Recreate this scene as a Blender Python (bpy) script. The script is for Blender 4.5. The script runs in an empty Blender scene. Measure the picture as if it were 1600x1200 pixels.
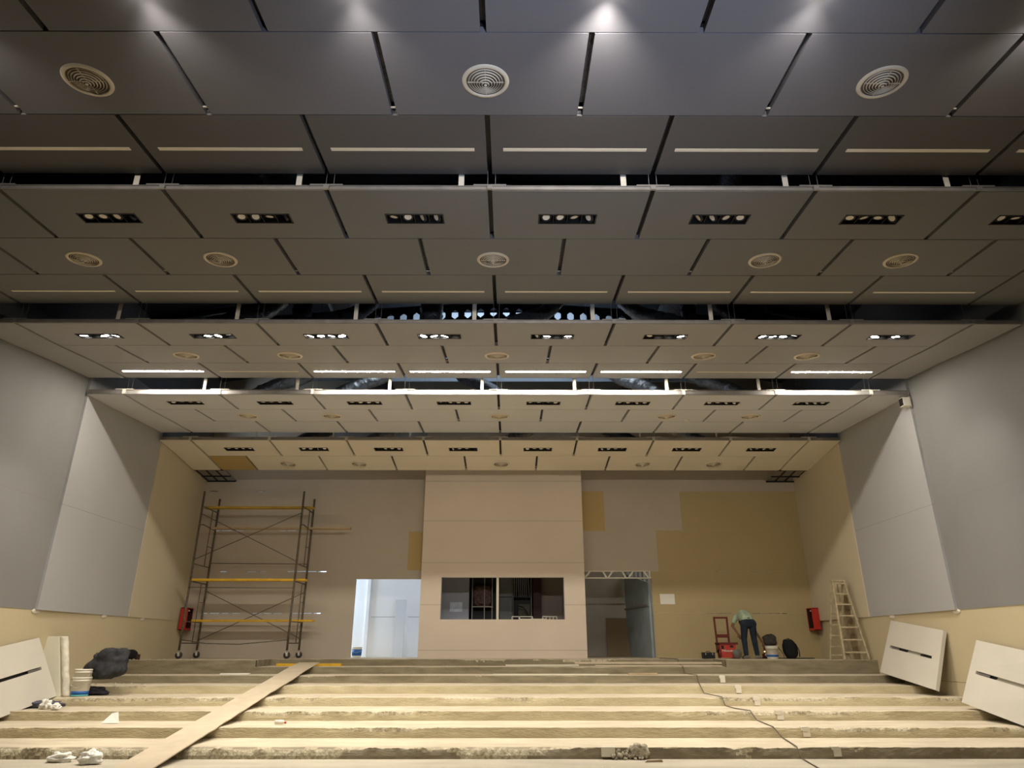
import bpy, math, random
from mathutils import Vector, Matrix, noise
random.seed(7)
C = bpy.context.scene.collection
R = math.radians

# ------------------------------------------------------------------ camera
EYE = Vector((0, 0, 1.585))
FPX = 1067.0
PITCH = math.atan(410 / FPX)
YAW = R(0.2)
cam_d = bpy.data.cameras.new('camera')
cam_d.sensor_width = 36.0
cam_d.lens = 36.0 * FPX / 1600
cam_d.clip_start = 0.05
cam_d.clip_end = 200
cam = bpy.data.objects.new('camera', cam_d)
C.objects.link(cam)
cam.location = EYE
cam.rotation_euler = (math.pi / 2 + PITCH, 0, -YAW)
bpy.context.scene.camera = cam

# ------------------------------------------------------------------ view + world
vs = bpy.context.scene.view_settings
vs.view_transform = 'Standard'
vs.look = 'None'
vs.gamma = 1
vs.use_curve_mapping = False
vs.exposure = 0.0
w = bpy.data.worlds.new('world')
bpy.context.scene.world = w
w.use_nodes = True
w.node_tree.nodes['Background'].inputs[0].default_value = (0.55, 0.72, 1.0, 1)
w.node_tree.nodes['Background'].inputs[1].default_value = 0.35

WARM = (1.0, 0.93, 0.84)
COOL = (0.80, 0.90, 1.0)
DAY = (0.66, 0.82, 1.0)


def area(name, loc, direction, sx, sy, power, col, spread=180):
    l = bpy.data.lights.new(name, 'AREA')
    l.shape = 'RECTANGLE'
    l.size, l.size_y, l.energy, l.color = sx, sy, power, col
    l.spread = R(spread)
    o = bpy.data.objects.new(name, l)
    C.objects.link(o)
    o.location = loc
    o.rotation_euler = Vector(direction).to_track_quat('-Z', 'Y').to_euler()
    return o


# daylight coming through the windows of the room behind the left doorway, the
# clerestory of the roof space; the rest are added fills
area('daylight_side_room', (-6.9, 22.9, 3.3), (1, 0.12, -0.1), 1.8, 2.2, 200, DAY)
area('daylight_roof_space', (-8.9, 19.6, 9.0), (1, 0.1, -0.25), 1.6, 1.0, 22, DAY)
area('store_room_fill', (6.6, 22.3, 5.9), (0, 0.5, -1), 3.0, 0.6, 45, (0.95, 0.93, 0.9))  # unseen fill added so the right-hand wall slits show light
area('roof_sheet_fill', (0.0, 17.2, 10.9), (0, 0.6, -1), 7.0, 0.8, 170, DAY)  # unseen fill added to light the sheet behind the rafter and the ducts
_l = bpy.data.lights.new('front_ceiling_fill', 'SPOT')  # unseen spot added for the cool glow on the nearest ceiling rows
_l.energy, _l.color, _l.spot_size, _l.spot_blend, _l.shadow_soft_size = 2600, (0.62, 0.74, 1.0), R(58), 1.0, 0.12
_o = bpy.data.objects.new('front_ceiling_fill', _l)
C.objects.link(_o)
_o.location = (2.0, -1.2, 2.0)
_o.rotation_euler = (Vector((1.0, 3.9, 7.05)) - _o.location).to_track_quat('-Z', 'Y').to_euler()
P_LINEAR = 300.0     # emission strength of lit linear lamps
P_FRONT = 180.0    # watts of each lit lamp in the section nearest the camera
P_SPOT = 200.0       # watts of each lit gimbal lamp


def ray(x, y):
    a = (x - 800) / FPX
    b = (600 - y) / FPX
    c, s = math.cos(PITCH), math.sin(PITCH)
    v = (a, c - b * s, s + b * c)
    cy, sy = math.cos(YAW), math.sin(YAW)
    return Vector((v[0] * cy + v[1] * sy, -v[0] * sy + v[1] * cy, v[2]))


def at(x, y, **k):
    """the point of the plane X=, Y= or Z= constant seen at photo position x, y"""
    (ax, val), = k.items()
    r = ray(x, y)
    i = 'XYZ'.index(ax)
    return EYE + r * ((val - EYE[i]) / r[i])


# ------------------------------------------------------------------ materials
MATS = {}


def mat(name, col, rough=0.7, metal=0.0, var=0.0, vscale=3.0, bump=0.0, bscale=40.0, emit=None, estr=0.0,
        col2=None, stretch=None, spec=0.3, detail=4.0):
    if name in MATS:
        return MATS[name]
    m = bpy.data.materials.new(name)
    MATS[name] = m
    m.use_nodes = True
    nt = m.node_tree
    b = nt.nodes['Principled BSDF']
    b.inputs['Base Color'].default_value = (*col, 1)
    b.inputs['Roughness'].default_value = rough
    b.inputs['Metallic'].default_value = metal
    b.inputs['Specular IOR Level'].default_value = spec
    if emit:
        b.inputs['Emission Color'].default_value = (*emit, 1)
        b.inputs['Emission Strength'].default_value = estr
    if var or bump or col2:
        tc = nt.nodes.new('ShaderNodeTexCoord')
        mp = nt.nodes.new('ShaderNodeMapping')
        nt.links.new(tc.outputs['Object'], mp.inputs[0])
        if stretch:
            mp.inputs['Scale'].default_value = stretch
    if var or col2:
        n = nt.nodes.new('ShaderNodeTexNoise')
        n.inputs['Scale'].default_value = vscale
        n.inputs['Detail'].default_value = detail
        nt.links.new(mp.outputs[0], n.inputs['Vector'])
        r = nt.nodes.new('ShaderNodeValToRGB')
        r.color_ramp.elements[0].position = 0.3
        r.color_ramp.elements[1].position = 0.7
        c2 = col2 or tuple(min(1, c * (1 + var)) for c in col)
        c1 = col if col2 else tuple(c * (1 - var) for c in col)
        r.color_ramp.elements[0].color = (*c1, 1)
        r.color_ramp.elements[1].color = (*c2, 1)
        nt.links.new(n.outputs['Fac'], r.inputs[0])
        nt.links.new(r.outputs[0], b.inputs['Base Color'])
    if bump:
        n2 = nt.nodes.new('ShaderNodeTexNoise')
        n2.inputs['Scale'].default_value = bscale
        n2.inputs['Detail'].default_value = 5
        nt.links.new(mp.outputs[0], n2.inputs['Vector'])
        bp = nt.nodes.new('ShaderNodeBump')
        bp.inputs['Strength'].default_value = bump
        bp.inputs['Distance'].default_value = 0.02
        nt.links.new(n2.outputs['Fac'], bp.inputs['Height'])
        nt.links.new(bp.outputs[0], b.inputs['Normal'])
    return m


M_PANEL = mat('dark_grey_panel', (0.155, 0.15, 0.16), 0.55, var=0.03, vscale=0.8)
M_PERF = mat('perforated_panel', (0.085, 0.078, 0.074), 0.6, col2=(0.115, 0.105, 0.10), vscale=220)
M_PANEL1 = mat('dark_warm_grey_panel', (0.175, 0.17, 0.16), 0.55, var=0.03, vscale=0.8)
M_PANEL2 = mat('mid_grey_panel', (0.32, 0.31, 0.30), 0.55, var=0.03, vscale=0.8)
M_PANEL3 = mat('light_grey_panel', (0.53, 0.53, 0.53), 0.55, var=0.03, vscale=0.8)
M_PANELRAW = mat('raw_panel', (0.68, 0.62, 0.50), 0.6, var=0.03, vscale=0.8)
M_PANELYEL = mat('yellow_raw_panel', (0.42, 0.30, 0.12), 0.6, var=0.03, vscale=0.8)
M_PANELEDGE = mat('panel_edge', (0.45, 0.42, 0.33), 0.7)
M_STEEL = mat('galvanised_steel', (0.30, 0.28, 0.26), 0.45, metal=0.6, var=0.12, vscale=6)
M_ZINC = mat('bright_zinc', (0.62, 0.58, 0.50), 0.5, metal=0.3, var=0.1, vscale=9)
M_BLACK = mat('black_paint', (0.012, 0.011, 0.011), 0.5)
M_DARKROOF = mat('roof_dark', (0.035, 0.037, 0.045), 0.8, var=0.2, vscale=1)
M_BEAM = mat('beam_navy', (0.012, 0.014, 0.024), 0.5)
M_PLWALL = mat('plenum_wall', (0.18, 0.18, 0.19), 0.9, var=0.08, vscale=1)
M_PLPALE = mat('plenum_pale', (0.42, 0.46, 0.52), 0.8, var=0.08, vscale=1)
M_FOIL = mat('duct_foil', (0.42, 0.40, 0.38), 0.32, metal=0.85, var=0.3, vscale=9, bump=1.0, bscale=16)
M_DUCTBLK = mat('duct_wrap', (0.055, 0.05, 0.055), 0.35, metal=0.3, var=0.3, vscale=9, bump=1.0, bscale=18)
M_CREAM = mat('vent_cream', (0.66, 0.58, 0.45), 0.5)
M_VENTIN = mat('vent_inside', (0.07, 0.055, 0.04), 0.8, col2=(0.16, 0.13, 0.095), vscale=3)
M_LENSOFF = mat('lamp_lens_off', (0.80, 0.74, 0.62), 0.3)
M_LENSON = mat('lamp_lens_on', (1, 1, 1), 0.3, emit=WARM, estr=60)
M_LENSDIM = mat('lamp_lens_dim', (1, 1, 1), 0.3, emit=WARM, estr=4)
M_LINON = mat('linear_lens_on', (1, 1, 1), 0.4, emit=(1.0, 0.93, 0.83), estr=P_LINEAR)
M_LINOFF = mat('linear_lens_off', (0.78, 0.70, 0.56), 0.4)
M_WALLA = mat('grey_wall', (0.22, 0.215, 0.205), 0.7, var=0.05, vscale=0.6)
M_WALLB = mat('light_grey_wall', (0.38, 0.375, 0.365), 0.65, var=0.03, vscale=0.7)
M_WALLC = mat('beige_wall', (0.54, 0.47, 0.33), 0.7, var=0.03, vscale=0.6)
M_WALLLOW = mat('lower_beige_wall', (0.52, 0.44, 0.28), 0.65, var=0.04, vscale=0.6)
M_BACK = mat('back_wall_board', (0.46, 0.395, 0.31), 0.7, var=0.04, vscale=0.8)
M_BACK_D = mat('back_wall_board_brown', (0.42, 0.33, 0.17), 0.7, var=0.04, vscale=0.7)
M_BACK_Y = mat('back_wall_board_yellow', (0.46, 0.33, 0.14), 0.7, var=0.03, vscale=0.8)
M_BLOCK = mat('projection_block', (0.64, 0.54, 0.43), 0.7, var=0.03, vscale=0.8)
M_SEAM = mat('board_seam', (0.16, 0.13, 0.09), 0.9)
M_WHITEROOM = mat('white_room', (0.80, 0.80, 0.82), 0.8)
M_TREAD = mat('dusty_concrete', (0.42, 0.355, 0.255), 0.9, col2=(0.55, 0.475, 0.34), vscale=2.2, bump=0.25, bscale=25, stretch=(0.5, 1.5, 1))
M_FLOOR = mat('swept_concrete', (0.36, 0.32, 0.245), 0.9, col2=(0.46, 0.41, 0.31), vscale=1.6, bump=0.2, bscale=25, stretch=(0.5, 1.5, 1))
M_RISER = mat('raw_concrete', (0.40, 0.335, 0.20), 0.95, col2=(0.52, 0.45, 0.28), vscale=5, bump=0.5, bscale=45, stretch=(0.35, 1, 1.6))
M_RISERTOP = mat('darkened_concrete', (0.165, 0.135, 0.082), 0.95, col2=(0.26, 0.22, 0.14), vscale=5, bump=0.5, bscale=45, stretch=(0.35, 1, 1.6))  # darker concrete; the lamps' falloff toward the back is also in this colour
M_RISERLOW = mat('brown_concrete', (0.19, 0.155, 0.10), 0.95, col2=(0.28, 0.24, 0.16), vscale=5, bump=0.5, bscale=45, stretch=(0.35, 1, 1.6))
M_RUBBLE = mat('broken_concrete', (0.20, 0.17, 0.12), 0.95, col2=(0.58, 0.51, 0.37), vscale=14, bump=0.8, bscale=60)
M_BROKEN = mat('broken_edge', (0.24, 0.20, 0.12), 0.95, col2=(0.60, 0.53, 0.37), vscale=20, bump=0.9, bscale=50, detail=8)
M_PLASTERW = mat('plaster_white', (0.62, 0.57, 0.45), 0.9)
M_SCAF = mat('scaffold_tube', (0.085, 0.068, 0.048), 0.6, metal=0.3, col2=(0.16, 0.13, 0.09), vscale=18)
M_YELLOW = mat('yellow_plank', (0.62, 0.36, 0.02), 0.6, var=0.15, vscale=5)
M_WOOD = mat('pale_plank', (0.44, 0.33, 0.20), 0.75, var=0.15, vscale=5, stretch=(0.3, 3, 3))
M_DULLYEL = mat('dull_yellow_plank', (0.40, 0.26, 0.03), 0.7, var=0.2, vscale=4)
M_RAMP = mat('ramp_board', (0.47, 0.39, 0.275), 0.85, var=0.08, vscale=3, bump=0.15, bscale=20)
M_RUBBER = mat('rubber', (0.05, 0.045, 0.04), 0.8)
M_GREYPL = mat('grey_plastic', (0.33, 0.31, 0.27), 0.5)
M_RED = mat('red_paint', (0.45, 0.03, 0.02), 0.45)
M_REDCART = mat('red_case', (0.42, 0.045, 0.03), 0.5)
M_BOXSHADE = mat('inner_shade', (0.03, 0.008, 0.006), 0.6)
M_DARKRED = mat('dark_red_tube', (0.11, 0.018, 0.012), 0.5)
M_BLACKPL = mat('black_plastic', (0.012, 0.012, 0.014), 0.5)
M_BAG = mat('black_fabric', (0.008, 0.008, 0.009), 0.9, bump=0.4, bscale=60)
M_BAGGREY = mat('dark_brown_bag', (0.035, 0.028, 0.022), 0.85, var=0.4, vscale=12, bump=0.6, bscale=30)
M_CLOTH = mat('charcoal_cloth', (0.03, 0.03, 0.032), 0.9, var=0.5, vscale=7, bump=0.9, bscale=9)
M_NAVY = mat('navy_cloth', (0.085, 0.08, 0.105), 0.9, var=0.3, vscale=9, bump=0.5, bscale=16)
M_WHITEPL = mat('white_plastic', (0.70, 0.66, 0.55), 0.45)
M_BLUE = mat('blue_label', (0.02, 0.10, 0.32), 0.5)
M_TEAL = mat('teal_label', (0.08, 0.42, 0.42), 0.5)
M_FOAM = mat('wrapped_foam', (0.62, 0.57, 0.46), 0.7, var=0.18, vscale=7, bump=0.9, bscale=9)
M_PAPER = mat('paper_white', (0.72, 0.70, 0.62), 0.8, bump=0.3, bscale=14)
M_BLUEPAPER = mat('pale_blue_paper', (0.72, 0.82, 0.98), 0.8, var=0.12, vscale=9)
M_LADDER = mat('painted_wood_ladder', (0.46, 0.38, 0.24), 0.75, var=0.2, vscale=9)
M_SKIN = mat('skin', (0.22, 0.11, 0.055), 0.6)
M_HAIR = mat('hair', (0.02, 0.015, 0.012), 0.7)
M_SHIRT = mat('mint_shirt', (0.33, 0.40, 0.28), 0.85, var=0.1, vscale=10)
M_JEANS = mat('blue_jeans', (0.014, 0.020, 0.032), 0.9, var=0.35, vscale=12)
M_SHOE = mat('grey_shoe', (0.16, 0.15, 0.12), 0.8)
M_CABLE = mat('cable', (0.10, 0.08, 0.05), 0.7)
M_BLUEGLASS = mat('partition_blue', (0.30, 0.36, 0.38), 0.35, var=0.15, vscale=2)
M_BROWNBOARD = mat('brown_board', (0.22, 0.16, 0.09), 0.8, var=0.05, vscale=2)
M_BOOTH = mat('booth_grey', (0.20, 0.20, 0.22), 0.8, var=0.05, vscale=2)
M_BOOTHBR = mat('booth_brown', (0.12, 0.095, 0.08), 0.8)


# ------------------------------------------------------------------ mesh builder
class MB:
    def __init__(self):
        self.v, self.f, self.m, self.s = [], [], [], []

    def add(self, vs_, fs, mi=0, smooth=False):
        b = len(self.v)
        self.v += [tuple(p) for p in vs_]
        self.f += [tuple(b + i for i in f) for f in fs]
        self.m += [mi] * len(fs)
        self.s += [smooth] * len(fs)
        return self

    def hexa(self, p, mi=0):
        """p: 8 points, 0-3 one face, 4-7 the opposite face"""
        c = sum((Vector(q) for q in p), Vector()) / 8
        fs = [(0, 1, 2, 3), (7, 6, 5, 4), (0, 4, 5, 1), (1, 5, 6, 2), (2, 6, 7, 3), (3, 7, 4, 0)]
        out = []
        for f in fs:
            q = [Vector(p[i]) for i in f]
            n = (q[1] - q[0]).cross(q[2] - q[0])
            out.append(f if n.dot(sum(q, Vector()) / 4 - c) > 0 else tuple(reversed(f)))
        return self.add(p, out, mi)

    def box(self, x0, x1, y0, y1, z0, z1, mi=0):
        return self.hexa([(x0, y0, z0), (x1, y0, z0), (x1, y1, z0), (x0, y1, z0),
                          (x0, y0, z1), (x1, y0, z1), (x1, y1, z1), (x0, y1, z1)], mi)

    def slab(self, q, thick, mi=0):
        """a quad q extruded by thick along its normal"""
        q = [Vector(p) for p in q]
        n = (q[1] - q[0]).cross(q[3] - q[0]).normalized() * thick
        return self.hexa(q + [p + n for p in q], mi)

    def bar(self, a, b, wd, ht, mi=0, up=(0, 0, 1)):
        a, b = Vector(a), Vector(b)
        d = (b - a).normalized()
        u = Vector(up)
        s = d.cross(u)
        if s.length < 1e-4:
            s = d.cross(Vector((1, 0, 0)))
        s.normalize()
        u = s.cross(d).normalized()
        s *= wd / 2
        u *= ht / 2
        return self.hexa([a - s - u, a + s - u, a + s + u, a - s + u, b - s - u, b + s - u, b + s + u, b - s + u], mi)

    def tube(self, pts, rad, n=10, mi=0, cap=True, smooth=True):
        pts = [Vector(p) for p in pts]
        rad = rad if isinstance(rad, (list, tuple)) else [rad] * len(pts)
        vs_, fs = [], []
        prev = None
        for i, p in enumerate(pts):
            d = (pts[min(i + 1, len(pts) - 1)] - pts[max(i - 1, 0)]).normalized()
            if prev is None:
                u = d.orthogonal().normalized()
            else:
                u = (prev - d * prev.dot(d)).normalized()
            prev = u
            s = d.cross(u)
            for k in range(n):
                a = 2 * math.pi * k / n
                vs_.append(p + (u * math.cos(a) + s * math.sin(a)) * rad[i])
        for i in range(len(pts) - 1):
            for k in range(n):
                k2 = (k + 1) % n
                fs.append((i * n + k, i * n + k2, (i + 1) * n + k2, (i + 1) * n + k))
        if cap:
            fs.append(tuple(reversed(range(n))))
            fs.append(tuple((len(pts) - 1) * n + k for k in range(n)))
        return self.add(vs_, fs, mi, smooth)

    def lathe(self, prof, n=24, mi=0, centre=(0, 0, 0), smooth=True):
        c = Vector(centre)
        vs_, fs = [], []
        for r, z in prof:
            for k in range(n):
                a = 2 * math.pi * k / n
                vs_.append(c + Vector((r * math.cos(a), r * math.sin(a), z)))
        for i in range(len(prof) - 1):
            for k in range(n):
                k2 = (k + 1) % n
                fs.append((i * n + k, i * n + k2, (i + 1) * n + k2, (i + 1) * n + k))
        return self.add(vs_, fs, mi, smooth)

    def disc(self, c, r, nrm=(0, 0, 1), n=20, mi=0):
        nrm = Vector(nrm).normalized()
        u = nrm.orthogonal().normalized()
        s = nrm.cross(u)
        c = Vector(c)
        vs_ = [c + (u * math.cos(2 * math.pi * k / n) + s * math.sin(2 * math.pi * k / n)) * r for k in range(n)]
        return self.add(vs_, [tuple(range(n))], mi)

    def ball(self, c, r, n=12, m=8, mi=0):
        c = Vector(c)
        r = Vector(r) if isinstance(r, (tuple, list, Vector)) else Vector((r, r, r))
        vs_, fs = [c + Vector((0, 0, -r.z))], []
        for i in range(1, m):
            t = -math.pi / 2 + math.pi * i / m
            for k in range(n):
                a = 2 * math.pi * k / n
                vs_.append(c + Vector((r.x * math.cos(t) * math.cos(a), r.y * math.cos(t) * math.sin(a), r.z * math.sin(t))))
        vs_.append(c + Vector((0, 0, r.z)))
        top = len(vs_) - 1
        for k in range(n):
            k2 = (k + 1) % n
            fs.append((0, 1 + k2, 1 + k))
            for i in range(m - 2):
                fs.append((1 + i * n + k, 1 + i * n + k2, 1 + (i + 1) * n + k2, 1 + (i + 1) * n + k))
            fs.append((1 + (m - 2) * n + k, 1 + (m - 2) * n + k2, top))
        return self.add(vs_, fs, mi, True)

    def mesh(self, name, mats):
        me = bpy.data.meshes.new(name)
        me.from_pydata(self.v, [], self.f)
        for m in (mats if isinstance(mats, (list, tuple)) else [mats]):
            me.materials.append(m)
        me.polygons.foreach_set('material_index', self.m)
        me.polygons.foreach_set('use_smooth', self.s)
        me.update()
        return me

    def build(self, name, mats, parent=None, loc=None, rot=None):
        o = bpy.data.objects.new(name, self.mesh(name, mats))
        C.objects.link(o)
        if parent:
            o.parent = parent
        if loc is not None:
            o.location = loc
        if rot is not None:
            o.rotation_euler = rot
        return o


def tag(o, label=None, cat=None, group=None, kind=None):
    if label:
        o['label'] = label
    if cat:
        o['category'] = cat
    if group:
        o['group'] = group
    if kind:
        o['kind'] = kind
    return o


def thing(name, loc, label, cat, group=None, rot=(0, 0, 0)):
    o = bpy.data.objects.new(name, None)
    o.empty_display_size = 0.1
    C.objects.link(o)
    o.location = loc
    o.rotation_euler = rot
    return tag(o, label, cat, group)


def struct(mb, name, mats, parent=None, **k):
    o = mb.build(name, mats, parent, **k)
    if not parent:
        o['kind'] = 'structure'
    return o


def copy_tree(o, parent=None):
    c = o.copy()
    C.objects.link(c)
    c.parent = parent
    for ch in list(o.children):
        copy_tree(ch, c)
    return c


def as_mesh(o):
    bpy.context.view_layer.update()
    me = bpy.data.meshes.new_from_object(o.evaluated_get(bpy.context.evaluated_depsgraph_get()))
    n = bpy.data.objects.new(o.name, me)
    C.objects.link(n)
    n.parent = o.parent
    n.matrix_basis = o.matrix_basis.copy()
    nm = o.name
    bpy.data.objects.remove(o)
    n.name = nm
    return n


def nz(p, s=1.0):
    return noise.noise(Vector(p) * s)


ORD = ['first', 'second', 'third', 'fourth', 'fifth', 'sixth', 'seventh', 'eighth']


def nth(i, n):
    if n == 1:
        return 'only'
    if i == 0:
        return 'leftmost'
    if i == n - 1:
        return 'rightmost'
    if i < (n + 1) / 2:
        return ORD[i] + ' from left'
    return ORD[n - 1 - i] + ' from right'


# ------------------------------------------------------------------ dimensions
XC = -0.26                  # centre line of the hall
XL, XR = -9.62, 9.12        # side walls
W = 2.1                     # ceiling panel module
ZTOP, RS = 1.27, 0.1575     # landing height, riser
Y0S, TD = 19.3, 1.107       # first nosing, tread depth
YB = 21.35                  # back wall
YBLK = 20.8                 # face of the projection block
ROOF = 10.2


def zs(k):
    return ZTOP - RS * k


def ys(k):
    return Y0S - TD * k


# ------------------------------------------------------------------ floor and steps
fl = struct(MB().box(-9.9, 9.4, -5.2, ys(7) + 0.05, -0.2, 0.01), 'floor', M_FLOOR)
tag(fl, 'dusty concrete floor with raked concrete steps rising to a landing')
SX0, SX1 = -6.25, 5.35      # step 1 exists only between the two landing wings


def step_mesh(k, x0, x1, y_front, z_top, z_bot, y_back, rough):
    n = int((x1 - x0) / 0.028)
    hts = [0.0, 0.35, 0.6, 0.78, 0.9, 1.0]
    back = [0.02, 0.06, 0.15, 0.4, 1.0]
    mb = MB()
    rows = len(hts) + len(back)
    V = []
    for i in range(n + 1):
        x = x0 + (x1 - x0) * i / n
        loc = max(0, noise.noise(Vector((x * 0.45, k * 7.3, 1.7))) + 0.12) * 2.2      # where the nosing is broken
        c1 = max(0, noise.noise(Vector((x * 3.1, k * 3.7, 0.2))) + 0.05 + 0.25 * loc)
        c2 = abs(noise.noise(Vector((x * 13, k * 1.9, 4.2))))
        chip = min(1.0, (c1 * 0.9 + c2 * 0.5) * (0.25 + loc)) * rough
        wav = 0.004 * noise.noise(Vector((x * 0.8, k, 0)))
        for h in hts:
            z = z_bot + (z_top - z_bot) * h
            dent = chip * max(0, h - 0.45) / 0.55 * 0.055
            g = 0.006 * noise.noise(Vector((x * 9, z * 30, k)))
            dz = -chip * 0.045 * max(0, h - 0.8) / 0.2
            V.append((x, y_front + dent + g * rough, z + dz + wav * (h > 0)))
        for b in back:
            y = y_front + 0.06 + (y_back - y_front - 0.06) * b if b > 0.02 else y_front + 0.075 + chip * 0.03
            dz = -chip * 0.03 * (1 if b <= 0.02 else (0.25 if b <= 0.06 else 0))
            dz += 0.004 * noise.noise(Vector((x * 4, y * 6, k)))
            V.append((x, y, z_top + dz + wav))
    f, m = [], []
    for i in range(n):
        for j in range(rows - 1):
            a = i * rows + j
            f.append((a, a + rows, a + rows + 1, a + 1))
            x = x0 + (x1 - x0) * (i + .5) / n
            loc = max(0, noise.noise(Vector((x * 0.45, k * 7.3, 1.7))) + 0.12) * 2.2
            edge = noise.noise(Vector((x * 2.2, k * 5.1, 9))) + 0.9 * loc
            edge += 0.35 * noise.noise(Vector((x * 11, j * 2.7, k)))
            if j >= len(hts) - 1 + (1 if edge * rough > 0.45 else 0):
                mi = 0
            elif edge * rough > ((1.0 - 0.13 * j) if j > 1 or k == 7 else 1.7):
                mi = 2
            else:
                mi = 1
            m.append(mi)
    b = len(mb.v)
    mb.v += V
    mb.f += f
    mb.m += m
    mb.s += [False] * len(f)
    for xe in (x0, x1 - 0.012):
        mb.box(xe, xe + 0.012, y_front + 0.085, y_back, z_bot - 0.3, z_top - 0.003, 1)
    # body behind
    mb.box(x0 + 0.03, x1 - 0.03, y_front + 0.09, y_back - 0.01, z_bot - 0.29, z_top - 0.055, 1)
    return mb


rough = [0.9, 0.5, 0.45, 0.4, 0.75, 0.8, 0.8, 1.35]
for k in range(8):
    yb = ys(k - 1) + 0.12 if k else 21.5
    if k == 0:
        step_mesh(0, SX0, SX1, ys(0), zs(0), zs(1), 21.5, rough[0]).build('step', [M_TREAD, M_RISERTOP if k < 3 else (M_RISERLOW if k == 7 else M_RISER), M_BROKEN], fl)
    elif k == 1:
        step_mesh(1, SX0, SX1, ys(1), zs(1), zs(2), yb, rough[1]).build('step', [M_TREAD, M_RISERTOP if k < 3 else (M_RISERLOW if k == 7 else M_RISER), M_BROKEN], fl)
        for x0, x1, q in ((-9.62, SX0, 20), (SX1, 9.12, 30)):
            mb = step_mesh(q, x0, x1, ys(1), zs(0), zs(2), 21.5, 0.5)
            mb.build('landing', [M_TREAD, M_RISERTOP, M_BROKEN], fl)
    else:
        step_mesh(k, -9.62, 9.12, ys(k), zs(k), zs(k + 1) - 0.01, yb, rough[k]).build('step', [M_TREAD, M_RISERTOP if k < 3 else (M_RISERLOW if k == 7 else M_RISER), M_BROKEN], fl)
MB().box(-9.6, 9.1, 21.3, 25.6, 1.0, ZTOP - 0.002).build('back_room_slab', M_TREAD, fl)
# little plaster dabs left on the risers in one slanting line
for k, px, py in ((1, 1129, 1062), (2, 1154, 1078), (3, 1183, 1097), (4, 1219, 1119), (5, 1260, 1145), (6, 1308, 1175)):
    kk = k + 1
    p = at(px, py, Y=ys(kk) - 0.01)
    mb = MB()
    mb.box(p.x - 0.055, p.x + 0.06, ys(kk) - 0.02, ys(kk) + 0.03, p.z - 0.06, min(p.z + 0.09, zs(kk) + 0.005))
    mb.box(p.x - 0.075, p.x + 0.03, ys(kk) - 0.025, ys(kk) + 0.06, min(p.z + 0.03, zs(kk) - 0.03), zs(kk) + 0.012)
    mb.build('plaster_dab', M_PLASTERW, fl)

# ------------------------------------------------------------------ side walls
ZL = 2.28                   # bottom edge of the upper wall boards
for side, X, s in (('left', XL, -1), ('right', XR, 1)):
    mb = MB()
    xo = X + s * 0.35
    mb.hexa([(X, -5.2, -0.1), (xo, -5.2, -0.1), (xo, 25.6, -0.1), (X, 25.6, -0.1),
             (X, -5.2, ROOF + 1), (xo, -5.2, ROOF + 1), (xo, 25.6, ROOF + 1), (X, 25.6, ROOF + 1)])
    wall = struct(mb, 'wall_' + side, M_PLWALL)
    tag(wall, 'side wall of the hall with grey upper boards over a beige lower band')
    # lower beige band, then three upper board fields, each flaring slightly
    mb = MB().box(min(X, X - s * 0.012), max(X, X - s * 0.012), -5.1, YB, 0.0, ZL + 0.05)
    mb.build('lower_boarding', M_WALLLOW, wall)
    mb = MB().box(min(X, X - s * 0.014), max(X, X - s * 0.014), 12.5, 17.2, 0.905, 0.912)
    mb.build('board_joint', M_SEAM, wall)
    for (ya, yb_, xa, xb, m, nm) in ((-5.0, 14.55, 0.07, 0.02, M_WALLA, 'grey_boarding'),
                                     (14.55, 18.15, 0.075, 0.03, M_WALLB, 'light_grey_boarding'),
                                     (18.15, YB, 0.05, 0.02 if s < 0 else 0.10, M_WALLC, 'beige_boarding')):
        ztop = 8.0 if m is M_WALLA else (8.0 if m is M_WALLB else 6.9)
        mb = MB()
        mb.hexa([(X - s * xa, ya, ZL), (X, ya, ZL), (X, yb_, ZL), (X - s * xb, yb_, ZL),
                 (X - s * xa, ya, ztop), (X, ya, ztop), (X, yb_, ztop), (X - s * xb, yb_, ztop)])
        mb.build(nm, m, wall)
    # fine horizontal joint across the grey boards
    mb = MB()
    for ya, yb_, xa, xb in ((-5.0, 14.55, 0.0715, 0.0215), (14.55, 18.15, 0.0765, 0.0315)):
        z = 4.42
        mb.hexa([(X - s * xa, ya, z), (X - s * .01, ya, z), (X - s * .01, yb_, z), (X - s * xb, yb_, z),
                 (X - s * xa, ya, z + .006), (X - s * .01, ya, z + .006), (X - s * .01, yb_, z + .006), (X - s * xb, yb_, z + .006)])
    mb.build('board_joint', mat('grey_joint', (0.22, 0.20, 0.18), 0.9), wall)
    mb = MB()
    for y in (14.6, 17.1, 18.9):
        mb.ball((X - s * 0.02, y, ZL - 0.03), (0.02, 0.13, 0.05))
    mb.build('filler_dab', M_PLASTERW, wall)

# ------------------------------------------------------------------ back wall: boards on a grid with real openings
DL0, DL1, DLZ = -4.62, -2.62, 3.48      # left doorway
DR0, DR1, DRZ = 2.24, 4.28, 3.73        # right doorway


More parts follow.
